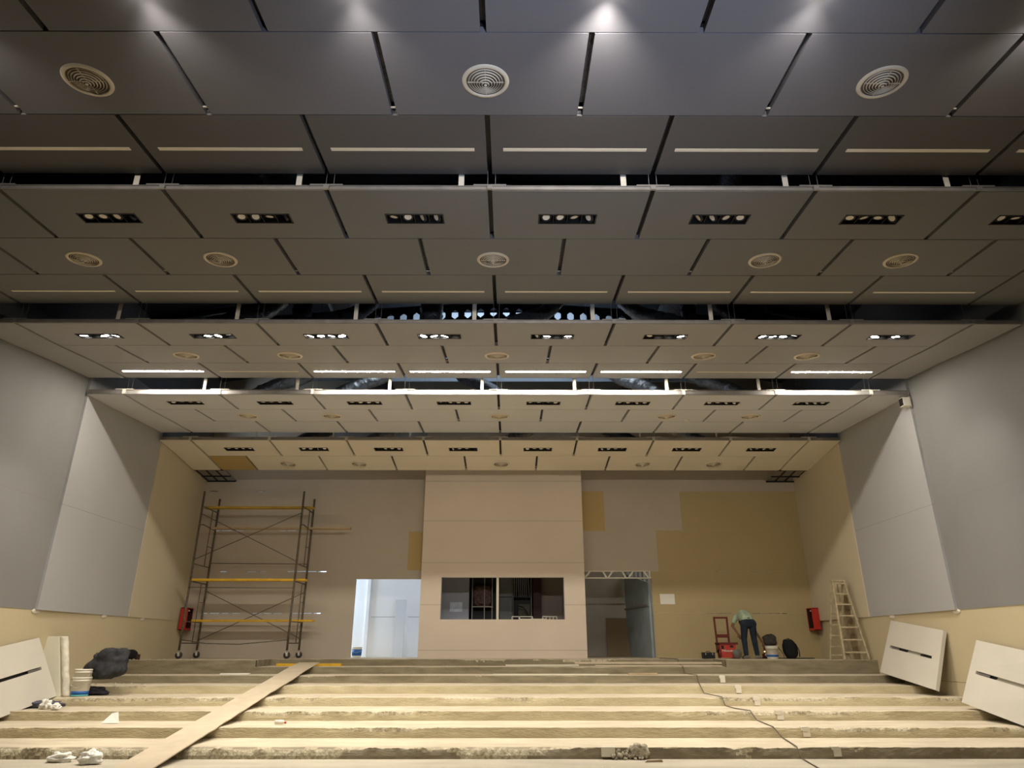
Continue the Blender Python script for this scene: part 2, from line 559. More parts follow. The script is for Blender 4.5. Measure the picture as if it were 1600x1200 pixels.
def wall_grid(x0, x1, z0, z1, y, thick, holes, mats, cells=None):
    xs = sorted({x0, x1, *[h[0] for h in holes], *[h[1] for h in holes]})
    xs = [x for x in xs if x0 <= x <= x1]
    zz = sorted({z0, z1, *[h[2] for h in holes], *[h[3] for h in holes]})
    zz = [z for z in zz if z0 <= z <= z1]
    mb = MB()
    for j in range(len(zz) - 1):
        run = None
        for i in range(len(xs) - 1):
            cx, cz = (xs[i] + xs[i + 1]) / 2, (zz[j] + zz[j + 1]) / 2
            hole = any(h[0] < cx < h[1] and h[2] < cz < h[3] for h in holes)
            if not hole:
                run = (run[0], xs[i + 1]) if run else (xs[i], xs[i + 1])
            if (hole or i == len(xs) - 2) and run:
                mb.box(run[0], run[1], y, y + thick, zz[j], zz[j + 1])
                run = None
    return mb


SEAMZ = [2.50, 3.70, 4.93, 6.15]        # horizontal board joints of the back wall


def slit(px0, px1, z):
    a = at(px0, 900, Y=YB)
    return (at_x(px0, z), at_x(px1, z), z - 0.012, z + 0.012)


def at_x(px, z):
    # x on the back wall for photo column px at height z
    lo, hi = 740, 1030
    for _ in range(30):
        mid = (lo + hi) / 2
        if at(px, mid, Y=YB).z > z:
            lo = mid
        else:
            hi = mid
    return at(px, lo, Y=YB).x


holes = [(DL0, DL1, 1.0, DLZ), (DR0, DR1, 1.0, DRZ), (-2.5, 2.1, 1.3, 4.55)]
cc = 240
for z, seg in ((2.50, ((285, 325), (338, 395), (410, 455), (470, 525), (598, 655), (662, 712), (722, 775), (835, 870), (880, 955), (965, 1010))),
               (3.70, ((810, 850), (865, 985), (995, 1045), (560, 618), (640, 680), (400, 440))),
               (4.93, ((358, 400), (412, 470), (490, 545), (760, 800), (812, 860))),
               (6.15, ((340, 390), (628, 682)))):
    for a, b in seg:
        holes.append(slit(240 + a / 3.87, 240 + b / 3.87, z))
for z, seg in ((2.50, ((1104, 1112), (1116, 1127), (1132, 1142), (1176, 1188), (1192, 1206), (1209, 1218), (1222, 1230))),
               (3.70, ((1118, 1121), (1124, 1136), (1172, 1180), (1185, 1196), (1200, 1206)))):
    for a, b in seg:
        h = slit(a, b, z)
        holes.append((h[0], h[1], h[2] + 0.005, h[3] - 0.005))
wb = struct(wall_grid(XL + 0.002, XR - 0.002, 1.0, ROOF + 1, YB, 0.06, holes, None), 'wall_back', M_BACK)
tag(wb, 'beige and brown boarded back wall with two doorways')


def board(px0, px1, py0, py1, m, name='wall_board', t=0.006):
    a = at(px0, (py0 + py1) / 2, Y=YB).x
    b = at(px1, (py0 + py1) / 2, Y=YB).x
    z1, z0 = at((px0 + px1) / 2, py0, Y=YB).z, at((px0 + px1) / 2, py1, Y=YB).z
    return MB().box(a, b, YB - t, YB, z0, z1).build(name, m, wb)


def zboard(xa, xb, za, zb, m, t=0.006):
    """a field of boards, left out over the slits so that the light comes through"""
    hs = [h for h in holes]
    mb = wall_grid(xa, xb, za, zb, YB - t, t - 0.0005, hs, None)
    return mb.build('wall_board', m, wb)


xr1 = at_x(1064, 5.5)
xr2 = at_x(1027, 4.3)
xr0 = at_x(909, 5.5)
# right field of raw brown board, stepping down to the doorway
zboard(xr1, XR - 0.01, 4.93, 6.15, M_BACK_D)
zboard(xr2, XR - 0.01, 3.70, 4.93, M_BACK_D)
zboard(DR1 + 0.005, XR - 0.01, ZTOP, 3.70, M_BACK_D)
board(909, 944, 768, 830, M_BACK_Y)
board(638, 661, 831, 891, M_BACK_Y)
zboard(XL + 0.01, DL0 - 0.005, ZTOP, 2.50, M_BACK, 0.004)
mb = MB()
for z in SEAMZ[:]:
    for xa, xb in ((XL + 0.01, -2.6), (2.22, XR - 0.02)):
        if z < 3.5:
            xa, xb = (xa, DL0 - 0.01) if xa < 0 else (DR1 + 0.01, xb)
        mb.box(xa, xb, YB - 0.0075, YB - 0.0065, z + 0.013, z + 0.017)
mb.build('board_joint', mat('pale_joint', (0.50, 0.42, 0.28), 0.9), wb)

# projection block standing proud of the back wall, with its window opening
WX0, WX1, WZ0, WZ1 = -2.0, 1.6, 2.31, 3.485
BX0, BX1 = -2.60, 2.21
blk = struct(wall_grid(BX0, BX1, ZTOP - 0.1, 8.2, YBLK, 0.09, [(WX0, WX1, WZ0, WZ1)], None), 'wall_projection_block', M_BLOCK)
tag(blk, 'pale boarded projection block with a wide window opening')
MB().box(BX0, BX0 + 0.09, YBLK + 0.09, YB + 0.2, ZTOP - .1, 8.2).box(BX1 - 0.09, BX1, YBLK + 0.09, YB + 0.2, ZTOP - .1, 8.2).build('return_wall', M_BLOCK, blk)
mb = MB()
for py in (752, 814, 879, 945, 1016):
    z = at(785, py, Y=YBLK).z
    for xa, xb in (((BX0, WX0), (WX1, BX1)) if WZ0 < z < WZ1 else ((BX0, BX1),)):
        mb.box(xa, xb, YBLK - 0.002, YBLK, z - 0.005, z + 0.005)
mb.build('board_joint', mat('block_joint', (0.30, 0.24, 0.17), 0.9), blk)

# ------------------------------------------------------------------ rooms behind the back wall
mb = MB()
mb.box(-9.5, -2.2, 25.5, 25.6, 1.27, 6.0)
mb.box(-9.6, -9.5, 21.5, 25.5, 1.27, 6.0)
mb.box(-9.6, -1.9, 21.42, 25.6, 6.4, 6.5)
side = struct(mb, 'wall_side_room', M_WHITEROOM)
tag(side, 'white walls of the bright side room behind the left doorway')
MB().box(-6.2, -2.62, 23.2, 23.28, ZTOP, 6.3).build('partition', M_WHITEROOM, side)
mb = MB()
p = at(575, 960, Y=23.15)
mb.box(p.x - 0.07, p.x + 0.03, 23.12, 23.2, ZTOP, 6.2)
mb.build('corner_post', M_WHITEROOM, side)
z = at(600, 964, Y=23.19).z
MB().box(p.x + 0.1, -2.7, 23.195, 23.2, z - 0.006, z + 0.006).build('board_joint', mat('grey_line', (0.2, 0.22, 0.26), 0.9), side)
MB().box(-2.62, -2.50, 21.42, 25.5, ZTOP, 6.4).build('room_divider', M_WHITEROOM, side)

mb = MB()
mb.box(2.3, 9.1, 24.3, 24.4, ZTOP, 6.3)
mb.box(2.12, 2.24, 21.42, 24.4, ZTOP, 6.3)
mb.box(2.1, 9.1, 21.42, 24.4, 6.3, 6.4)
store = struct(mb, 'wall_store_room', mat('store_wall', (0.46, 0.42, 0.35), 0.8, var=0.04))
tag(store, 'dim store room walls seen through the right doorway')
# booth interior
mb = MB()
mb.box(-2.5, 2.12, 23.4, 23.5, ZTOP, 5.2)
mb.box(-2.5, 2.12, 20.9, 23.5, 4.6, 4.7)
booth = struct(mb, 'wall_booth', M_BOOTHBR)
tag(booth, 'dark inner walls of the projection booth')
pl = at(733, 935, Y=22.3).x
MB().box(-2.5, pl, 22.3, 22.36, ZTOP, 4.6).build('grey_partition', mat('booth_partition', (0.44, 0.46, 0.52), 0.8), booth)
pr = at(846, 935, Y=22.6).x
MB().box(pr, 2.12, 22.6, 22.66, ZTOP, 4.6).build('brown_partition', mat('booth_brown_wall', (0.34, 0.28, 0.25), 0.8), booth)
MB().box(pr - 0.27, pr - 0.02, 22.3, 22.55, ZTOP, 4.6).build('column', mat('booth_column', (0.045, 0.018, 0.012), 0.6), booth)
# window frame of the booth: one pale mullion and thin lining
wx = at(777.5, 935, Y=YBLK + 0.04).x
mb = MB().box(WX0, WX1, YBLK + .005, YBLK + .085, WZ1 - 0.012, WZ1)
mb.build('window_1', mat('grey_lining', (0.30, 0.28, 0.26), 0.6))
win = bpy.data.objects['window_1']
win['kind'] = 'structure'
tag(win, 'projection window opening with one pale vertical mullion')
MB().box(wx - 0.035, wx + 0.035, YBLK + 0.01, YBLK + 0.08, WZ0, WZ1 - 0.012).build('mullion', M_PLASTERW, win)
MB().box(WX0, WX0 + 0.02, YBLK + .005, YBLK + .085, WZ0, WZ1 - 0.012).box(WX1 - .02, WX1, YBLK + .005, YBLK + .085, WZ0, WZ1 - 0.012).build('window_lining', M_BOOTH, win)

# enclosing shell: wall behind the camera, far wall, roof
tag(struct(MB().box(-9.6, 9.1, -5.3, -5.1, 0, ROOF + 1), 'wall_front', mat('stage_wall', (0.12, 0.11, 0.10), 0.9)), 'dark wall of the stage end')
tag(struct(MB().box(-9.6, 9.1, 25.6, 25.8, 0, ROOF + 1), 'wall_far', M_PLPALE), 'outer wall beyond the rooms behind')
mb = MB()
for sx in (-1, 1):
    e = XC + sx * 10.2
    mb.hexa([(XC, -5.3, 11.3), (e, -5.3, 9.7), (e, 25.8, 9.7), (XC, 25.8, 11.3), (XC, -5.3, 11.4), (e, -5.3, 9.8), (e, 25.8, 9.8), (XC, 25.8, 11.4)])
roof = struct(mb, 'ceiling_roof', M_DARKROOF)
tag(roof, 'dark pitched metal roof above the suspended ceiling')
mb = MB()
for yy in range(0, 26, 2):
    for sx in (-1, 1):
        e = XC + sx * 10.0
        mb.bar((XC, yy + 0.5, 11.2), (e, yy + 0.5, 9.62), 0.08, 0.16)
mb.build('purlins', M_BEAM, roof)

# castellated rafters (hexagonal web openings), seen through the slot between ceiling sections
def rafter(Y, zap, hole, pitch, slope, lab, x_half=9.2):
    t = thing('castellated_rafter', (XC, Y, zap), lab, 'beam', 'castellated roof rafters')
    for sx in (-1, 1):
        mb = MB()
        n = int(x_half / pitch)
        hh, web = hole, 0.14
        for i in range(n):
            xa, xb = i * pitch, (i + 1) * pitch
            za = lambda x: -slope * x
            xm = (xa + xb) / 2
            r = hole * 0.5
            # hexagon points (pointed top and bottom) inside a rectangle cell
            hexp = [(xm, r * 1.12), (xm + r * .72, r * .5), (xm + r * .72, -r * .5), (xm, -r * 1.12), (xm - r * .72, -r * .5), (xm - r * .72, r * .5)]
            H = r * 1.12 + web
            rect = [(xm, H), (xb, H), (xb, -H), (xm, -H), (xa, -H), (xa, H)]
            vs_, fs = [], []
            for y in (-0.006, 0.006):
                for p in hexp + rect:
                    vs_.append((sx * p[0], y, p[1] + za(p[0])))
            for q in range(6):
                q2 = (q + 1) % 6
                f1 = (q, q2, 6 + q2, 6 + q)
                fs.append(f1)
                fs.append(tuple(12 + a for a in reversed(f1)))
                fs.append((q, q2, 12 + q2, 12 + q))
            mb.add(vs_, fs)
        H = hole * .56 + web
        for zz in (-H, H):
            mb.bar((0, 0, zz), (sx * n * pitch, 0, zz - slope * n * pitch), 0.16, 0.02)
        mb.build('rafter_arm', M_BEAM, t)
    return t


rafter(16.0, at(780, 486, Y=16).z - 0.02, 0.235, 0.335, 0.075, 'dark castellated rafter with hexagonal holes seen in the slot above the lit downlights')
# pale sheet added in the roof space so the rafter holes look daylit
mb = MB().box(-6.0, 5.6, 18.3, 18.34, 8.7, 10.9)
tag(mb.build('daylight_backdrop', M_PLPALE), 'added pale daylight backdrop seen through the hexagonal holes of the rafter', kind='structure')

# ------------------------------------------------------------------ suspended ceiling
# row boundaries (Y, Z) of each hung section, front edge first; kinds of rows: D downlights, V vents, L linear lamps
SECTIONS = [
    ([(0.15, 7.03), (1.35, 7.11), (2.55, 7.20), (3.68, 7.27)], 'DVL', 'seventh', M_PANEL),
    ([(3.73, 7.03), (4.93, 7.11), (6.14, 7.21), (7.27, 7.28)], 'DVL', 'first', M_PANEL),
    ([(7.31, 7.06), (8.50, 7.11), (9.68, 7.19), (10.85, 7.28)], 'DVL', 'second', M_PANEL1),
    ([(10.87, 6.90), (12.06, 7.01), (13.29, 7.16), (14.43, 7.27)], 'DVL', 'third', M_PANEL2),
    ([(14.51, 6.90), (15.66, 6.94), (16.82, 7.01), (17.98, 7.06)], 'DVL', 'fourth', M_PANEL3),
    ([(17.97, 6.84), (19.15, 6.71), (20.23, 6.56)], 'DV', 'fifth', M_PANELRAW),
]
NAMES = ['above the stage, behind the camera', 'nearest the camera', 'second from the camera', 'third from the camera, with the lit lamps',
         'fourth from the camera', 'fifth and farthest from the camera']
TH, SLOT = 0.075, 0.030
XE = 8.45                   # last slot, measured from the centre line


def frame(p0, p1):
    (y0, z0), (y1, z1) = p0, p1
    L = math.hypot(y1 - y0, z1 - z0)
    ang = math.atan2(z1 - z0, y1 - y0)
    return y0, z0, L, ang


def slabx(mb, x0, x1, s0, s1, fr, th=TH, mi=0, n0=0.0):
    y0, z0, L, a = fr
    c, s = math.cos(a), math.sin(a)
    P = lambda x, t, n: (x, y0 + t * c - n * s, z0 + t * s + n * c)
    mb.hexa([P(x0, s0, n0), P(x1, s0, n0), P(x1, s1, n0), P(x0, s1, n0), P(x0, s0, n0 + th), P(x1, s0, n0 + th), P(x1, s1, n0 + th), P(x0, s1, n0 + th)], mi)


def on(fr, x, t, n=0.0):
    y0, z0, L, a = fr
    return Vector((x, y0 + t * math.cos(a) - n * math.sin(a), z0 + t * math.sin(a) + n * math.cos(a)))


ROWS = {}
for si, (prof, kinds, word, mt) in enumerate(SECTIONS):
    root = thing('ceiling', (XC, prof[0][0], prof[0][1]), 'grey suspended ceiling section ' + NAMES[si], 'ceiling')
    root['kind'] = 'structure'
    del root['category']
    org = root.location

    def put(mb, name, mats):
        o = mb.build(name, mats, root)
        o.matrix_parent_inverse = Matrix.Translation(-org)
        return o
    for ri, kd in enumerate(kinds):
        fr = frame(prof[ri], prof[ri + 1])
        L = fr[2]
        ROWS[(si, kd)] = fr
        g = 0.007
        if kd in 'DL':
            edges = [XC + W * i for i in range(-4, 5)]
            edges[0], edges[-1] = XC - XE, XC + XE
        else:
            edges = [XC - XE] + [XC + W * (i - 3.5) for i in range(0, 8)] + [XC + XE]
        for i in range(len(edges) - 1):
            x0, x1 = edges[i] + SLOT, edges[i + 1] - SLOT
            mb = MB()
            xm = (x0 + x1) / 2
            hole = None
            if kd == 'D':
                xm = XC + W * (i - 3.5)
                hole = (xm - 0.39, xm + 0.39, L * 0.56 - 0.11, L * 0.56 + 0.11)
            elif kd == 'L' and si < 4:
                xm = XC + W * (i - 3.5)
                hole = (xm - 0.88, xm + 0.88, L * 0.55 - 0.032, L * 0.55 + 0.032)
            if hole:
                a, b, c_, d_ = hole
                slabx(mb, x0, a, g, L - g, fr)
                slabx(mb, b, x1, g, L - g, fr)
                slabx(mb, a, b, g, c_, fr)
                slabx(mb, a, b, d_, L - g, fr)
            else:
                slabx(mb, x0, x1, g, L - g, fr)
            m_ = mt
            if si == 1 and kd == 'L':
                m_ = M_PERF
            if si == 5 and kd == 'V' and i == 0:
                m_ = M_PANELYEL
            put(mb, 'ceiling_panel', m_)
        # carriers above the joints so that thin seams stay closed
        mb = MB()
        slabx(mb, XC - XE, XC + XE, L - 0.02, L + 0.02, fr, 0.02, 0, TH + 0.001)
        put(mb, 'carrier', M_BLACK)
    # side strips that run the length of the section
    for s, xe in ((-1, XL + 0.07), (1, XR - 0.07)):
        mb = MB()
        xa = XC + s * XE
        for ri in range(len(kinds)):
            fr = frame(prof[ri], prof[ri + 1])
            slabx(mb, min(xa + s * SLOT, xe), max(xa + s * SLOT, xe), -0.002 if ri else 0.0, fr[2] + 0.002, fr)
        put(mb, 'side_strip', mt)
    # steel edge channel along the front with its joint plates, and screws
    fr = frame(prof[0], prof[1])
    y0, z0 = prof[0]
    fh = (0.07, 0.06, 0.055, 0.065, 0.105, 0.08)[si]
    mb = MB()
    mb.box(XL + 0.09, XR - 0.09, y0 - 0.012, y0 - 0.002, z0 + 0.006, z0 + fh)
    mb.box(XL + 0.09, XR - 0.09, y0 - 0.03, y0 - 0.002, z0 + fh - 0.005, z0 + fh + 0.001)
    mb.box(XL + 0.09, XR - 0.09, y0 - 0.02, y0 - 0.002, z0 + 0.004, z0 + 0.010)
    put(mb, 'edge_channel', M_STEEL)
    for i in range(-4, 5):
        x = XC + (W * i if abs(i) < 4 else math.copysign(XE, i))
        mb = MB().box(x - 0.21, x + 0.21, y0 - 0.034, y0 + 0.06, z0 + fh + 0.002, z0 + fh + 0.018)
        mb.box(x - 0.035, x + 0.035, y0 - 0.04, y0 - 0.012, z0 + 0.0, z0 + fh + 0.004)
        put(mb, 'joint_plate', M_ZINC if si > 3 else M_STEEL)
        # black backing slabs above the slots
        mb = MB()
        for ri in range(len(kinds)):
            f2 = frame(prof[ri], prof[ri + 1])
            slabx(mb, x - 0.05, x + 0.05, 0.06, f2[2] - 0.06, f2, 0.03, 0, TH + 0.01)
        put(mb, 'slot_backing', M_BLACK)
    if 'V' in kinds:
        fr = frame(prof[1], prof[2])
        for i in range(0, 8):
            x = XC + W * (i - 3.5)
            mb = MB()
            slabx(mb, x - 0.05, x + 0.05, 0.04, fr[2] - 0.12, fr, 0.03, 0, TH + 0.01)
            put(mb, 'slot_backing', M_DUCTBLK)
            mb = MB()
            slabx(mb, x - 0.03, x + 0.03, fr[2] - 0.11, fr[2] - 0.09, fr, 0.01, 0, 0.02)
            put(mb, 'slot_clip', M_ZINC)
    # flat steel hangers beside every slot at the rear edge, carrying the section from the roof
    if si < 6:
        for i in range(-3, 4):
            if si < 2 and False:
                continue
            x = XC + W * i - 0.37
            hw = 0.036 if si < 5 else 0.02
            mb = MB().box(x - hw, x + hw, y0 + 0.006, y0 + 0.014, z0 + fh - 0.03, z0 + 1.1)
            put(mb, 'hanger_strap', M_ZINC)
        mb = MB()
        for i in range(-4, 5):
            x = XC + W * i + 0.02
            for dx in (-0.05, 0.05):
                mb.tube([(x + dx, prof[0][0] + 0.05, prof[0][1] + 0.12), (x + dx, prof[0][0] + 0.05, 9.8)], 0.004, 5)
        put(mb, 'threaded_rods', M_STEEL)

# tell-tale open grid ends beyond the last section at both corners
for s, word in ((-1, 'left'), (1, 'right')):
    x0 = XC + s * XE - s * 0.05
    x1 = XC + s * (XE + 0.85)
    t = thing('ceiling_grid', (x0, 20.3, 6.56), 'bare dark steel ceiling grid left open in the back %s corner' % word, 'ceiling grid', 'bare grid corners')
    za = lambda y: 6.56 - 0.12 * (y - 20.23) + 0.03
    for j, y in enumerate((20.3, 20.85, 21.3)):
        mb = MB().bar((x0, y, za(y)), (x1, y, za(y)), 0.03, 0.04)
        o = mb.build('cross_rail', M_BLACK, t)
        o.matrix_parent_inverse = Matrix.Translation(-t.location)
    for j in range(4):
        x = x0 + (x1 - x0) * j / 3
        o = MB().bar((x, 20.26, za(20.26) + 0.03), (x, 21.33, za(21.33) + 0.03), 0.03, 0.03).build('main_rail', M_STEEL if j in (0,) else M_BLACK, t)
        o.matrix_parent_inverse = Matrix.Translation(-t.location)

# ------------------------------------------------------------------ ceiling fixtures
ROWWORD = {1: 'the nearest ceiling section', 2: 'the second ceiling section', 3: 'the third ceiling section', 4: 'the fourth ceiling section', 5: 'the last ceiling section'}


def vent_proto():
    t = thing('air_vent', (0, 0, 0), 'x', 'air vent')
    rim = MB().lathe([(0.203, 0.0), (0.206, -0.016), (0.214, -0.019), (0.240, -0.014), (0.248, -0.005), (0.250, 0.0)], 40)
    rim.build('rim', M_CREAM, t)
    MB().lathe([(0.0, -0.003), (0.205, -0.003)], 24, smooth=False).build('duct_mouth', M_VENTIN, t)
    for i, r in enumerate((0.178, 0.150, 0.122, 0.094, 0.066, 0.038)):
        z = -0.008 - 0.0085 * i
        MB().lathe([(r + 0.004, z + 0.009), (r, z - 0.004), (r - 0.003, z - 0.004), (r + 0.001, z + 0.010)], 32).build('cone_ring', M_CREAM, t)
    MB().lathe([(0.0, -0.062), (0.014, -0.060), (0.018, -0.050), (0.0, -0.04)], 16).build('centre_cap', M_CREAM, t)
    MB().box(-0.19, 0.19, -0.003, 0.003, -0.018, -0.008).box(-0.003, 0.003, -0.19, 0.19, -0.018, -0.008).build('spider', M_CREAM, t)
    return t


vp = vent_proto()
first = True
VPOS = {1: (-2, 0, 2), 2: (-3, -2, 0, 2, 3), 3: (-3, -2, 0, 2, 3), 4: (-3, -2, 0, 2, 3), 5: (-3, -2, 0, 2, 3)}
VENTS = []
for si, idx in VPOS.items():
    fr = ROWS[(si, 'V')]
    for j, i in enumerate(idx):
        t = vp if first else copy_tree(vp)
        first = False
        p = on(fr, XC + W * i, fr[2] * 0.55)
        t.location = p
        t.rotation_euler = (fr[3], 0, 0)
        VENTS.append((si, p))
        tag(t, 'round cream air vent, %s of %s in %s' % (nth(j, len(idx)), {3: 'three', 5: 'five'}[len(idx)], ROWWORD[si]), 'air vent', 'round ceiling air vents')


def lamp_mesh(kind):
    mb = MB()
    mb.lathe([(0.070, 0.035), (0.075, -0.004), (0.068, -0.004), (0.066, 0.02)], 24, 0)
    mb.disc((0, 0, -0.002), 0.068 if kind != 'off' else 0.050, (0, 0, -1), 24, 1)
    if kind == 'off':
        mb.lathe([(0.050, -0.0015), (0.070, -0.0015)], 24, 0)
    lens = {'on': M_LENSON, 'dim': M_LENSDIM, 'off': M_LENSOFF}[kind]
    return mb.mesh('lamp', [M_BLACKPL, lens])


LMESH = {k: lamp_mesh(k) for k in ('on', 'dim', 'off')}


def tray_mesh():
    mb = MB()
    a, b, h = 0.388, 0.108, 0.09
    mb.box(-a, a, -b, b, h, h + 0.006)
    mb.box(-a, a, -b, -b + 0.008, -0.004, h)
    mb.box(-a, a, b - 0.008, b, -0.004, h)
    for x in (-a, -a / 2 - 0.004, -0.004, a / 2 - 0.004, a - 0.008):
        mb.box(x, x + 0.008, -b, b, 0.0 if abs(x) < 0.3 else -0.004, h)
    mb.box(-a - 0.012, a + 0.012, -b - 0.012, -b, -0.006, 0.0)
    mb.box(-a - 0.012, a + 0.012, b, b + 0.012, -0.006, 0.0)
    mb.box(-a - 0.012, -a, -b, b, -0.006, 0.0)
    mb.box(a, a + 0.012, -b, b, -0.006, 0.0)
    return mb.mesh('tray', [M_BLACK])


TRAY = tray_mesh()
LIT = ['LdLL', 'dLLd', 'LBBL', 'LLLd', 'oLdL', 'oddL', 'LLLd', 'LdLd']
LIT0 = ['oooo', 'ooLo', 'ooLo', 'oLoo', 'ooBo', 'oLoo', 'ooLo', 'oooo']
for si in (0, 1, 2, 3, 4, 5):
    fr = ROWS[(si, 'D')]
    if si == 0:
        continue
    for i in range(8):
        if si == 1 and i in (0, 7):
            continue
        if si == 2 and i == 0:
            continue
        t = thing('downlight_box', on(fr, XC + W * (i - 3.5), fr[2] * 0.56), None, None)
        t.rotation_euler = (fr[3], 0, 0)
        pat = LIT[i] if si == 3 else (LIT0[i] if si == 1 else 'oooo')
        o = bpy.data.objects.new('tray', TRAY)
        C.objects.link(o)
        o.parent = t
        for q in range(4):
            kd = {'L': 'on', 'B': 'on', 'd': 'dim', 'o': 'off'}[pat[q]]
            l = bpy.data.objects.new('lamp', LMESH[kd])
            C.objects.link(l)
            l.parent = t
            l.location = (-0.291 + 0.194 * q, 0, 0.008 if kd != 'dim' else 0.03)
            rx = random.uniform(0.0, 0.22) if kd != 'dim' else 0.35
            ry = random.uniform(-0.25, 0.25)
            if kd == 'off':
                l.location.z = 0.03
                rx = random.uniform(-0.35, 0.3)
                if random.random() < 0.25:
                    ry = 0.9
            if si == 1 and kd != 'off':
                rx, ry = 1.12, 0.0
                l.location.z = -0.08
            l.rotation_euler = (rx, ry, 0)
            if kd != 'off':
                sp = bpy.data.lights.new('lamp_beam', 'SPOT')
                sp.energy = P_SPOT * {'L': 1, 'B': 2.0, 'd': 0.6}[pat[q]] * (1.35 if i > 5 else 1) if si == 3 else P_FRONT * {'L': 1, 'B': 3.0, 'd': 0.6}[pat[q]]
                sp.color = WARM if si == 3 else (1.0, 0.94, 0.86)
                sp.spot_size = R(82 if si == 3 else 105)
                sp.spot_blend = 0.7 if si == 3 else 1.0
                sp.shadow_soft_size = 0.04 if si == 3 else 0.06
                so = bpy.data.objects.new('lamp_beam', sp)
                C.objects.link(so)
                so.parent = l
                so.location = (0, 0, -0.045)
        n8 = 8
        state = {3: 'lit four lamp downlight box'}.get(si, 'unlit black downlight box')
        if si in (3, 4, 5):
            lab = '%s, %s of eight in %s' % (state, nth(i, 8), ROWWORD[si])
        elif si == 2:
            lab = '%s, %s of seven in %s' % (state, nth(i - 1, 7), ROWWORD[si])
        else:
            lab = '%s, %s of six in %s' % (state, nth(i - 1, 6), ROWWORD[si])
        tag(t, lab, 'downlight', 'downlight boxes in ' + ROWWORD[si])


def lin_mesh(on_):
    mb = MB()
    mb.box(-0.875, 0.875, -0.028, 0.028, -0.002, 0.006)
    return mb.mesh('lens', [M_LINON if on_ else M_LINOFF])


LIN = {True: lin_mesh(True), False: lin_mesh(False)}
HOUS = MB().box(-0.88, 0.88, -0.032, 0.032, 0.006, 0.06).mesh('housing', [M_BLACK])
for si in (1, 2, 3):
    fr = ROWS[(si, 'L')]
    idx = range(8)
    for i in idx:
        if si == 1 and i in (7,) and False:
            continue
        t = thing('linear_lamp', on(fr, XC + W * (i - 3.5), fr[2] * 0.55), None, None)
        t.rotation_euler = (fr[3], 0, 0)
        litm = si == 3 and i not in (1, 6)
        o = bpy.data.objects.new('lens', LIN[litm])
        C.objects.link(o)
        o.parent = t
        o = bpy.data.objects.new('housing', HOUS)
        C.objects.link(o)
        o.parent = t
        word = 'glowing white linear lamp' if litm else 'unlit cream linear lamp'
        tag(t, '%s, %s of eight in %s' % (word, nth(i, 8), ROWWORD[si]), 'linear lamp', 'linear lamps in ' + ROWWORD[si])

# ------------------------------------------------------------------ ducts in the roof space
def flex(pts, r, seed, n=14):
    """a crinkled foil hose through pts"""
    pts = [Vector(p) for p in pts]
    fine = []
    for i in range(len(pts) - 1):
        p0, p1, p2, p3 = pts[max(i - 1, 0)], pts[i], pts[i + 1], pts[min(i + 2, len(pts) - 1)]
        for k in range(14):
            t = k / 14
            fine.append(0.5 * ((2 * p1) + (p2 - p0) * t + (2 * p0 - 5 * p1 + 4 * p2 - p3) * t * t + (3 * p1 - p0 - 3 * p2 + p3) * t ** 3))
    fine.append(pts[-1])
    mb = MB()
    rr = [r * (1 + 0.06 * (i % 2) + 0.12 * noise.noise(Vector((i * 0.6, seed, 0)))) for i in range(len(fine))]
    mb.tube(fine, rr, n)
    mb.v = [tuple(Vector(v) + Vector((nz((v[0] * 7, v[1] * 7, v[2] * 7 + seed)), nz((v[1] * 7, v[2] * 7, v[0] * 7)), 0)) * 0.03) for v in mb.v]
    return mb


vi = 0
for si, p in VENTS:
    if si == 1:
        continue
    s = -1 if p.x < XC else 1
    if abs(p.x - XC) < 0.5:
        s = 1 if si % 2 else -1
    tgt = XC + s * 3.7
    dx = 0.45 if tgt > p.x else -0.45
    j = sum(1 for a, b in VENTS[:VENTS.index((si, p))] if a == si)
    pts = [(p.x, p.y, p.z + TH + 0.02), (p.x, p.y + 0.05, p.z + 0.5), (p.x + dx * 0.9, p.y + 0.5, p.z + 1.0), (p.x + dx * 2.2, p.y + 1.0, p.z + 1.45), (p.x + dx * 3, p.y + 1.2, 9.0)]
    o = flex(pts, 0.17, vi * 3.1).build('flexible_duct', M_FOIL if (vi % 3) else M_DUCTBLK)
    tag(o, 'crinkled foil duct rising from the %s vent of %s' % (nth(j, 5), ROWWORD[si]), 'duct', 'foil ducts in the roof space')
    vi += 1
for k, (x, w_) in enumerate(((-4.0, 'left'), (3.9, 'right'))):
    mb = flex([(x, 3, 9.1), (x, 8, 9.1), (x + .1, 13, 9.15), (x, 18, 9.1), (x, 21, 9.1)], 0.36, k * 9)
    tag(mb.build('main_duct', M_DUCTBLK), 'dark wrapped main air duct on the %s half of the roof space' % w_, 'duct')
for k, (px, py0, Y, r) in enumerate(((673, 490, 13.4, 0.24), (470, 490, 13.8, 0.2), (1075, 490, 13.8, 0.17))):
    p = at(px, py0, Y=Y)
    o = flex([(p.x, Y - 0.1, p.z - 1.1), (p.x + 0.02, Y, p.z), (p.x - 0.02, Y + 0.1, p.z + 1.0)], r, 30 + k).build('hanging_duct', [M_DUCTBLK, M_DUCTBLK, M_DUCTBLK][k] if k else M_FOIL)
    tag(o, ['thick wrinkled foil duct hanging in the slot left of centre', 'dark wrinkled duct hanging in the slot above the third lit downlight box',
            'dark wrinkled duct hanging in the slot above the sixth lit downlight box'][k], 'duct')
# pale sheet with the daylight on the upper back wall put into its colour
for k, (x0, x1, y, z0, z1, lab) in enumerate(((-5.6, -2.2, 21.1, 7.2, 8.6, 'pale backdrop for daylight behind the last slot, left of the centre'),)):
    o = MB().box(x0, x1, y, y + 0.03, z0, z1).build('daylight_backdrop', M_PLPALE)
    tag(o, lab, 'backdrop', kind='structure')

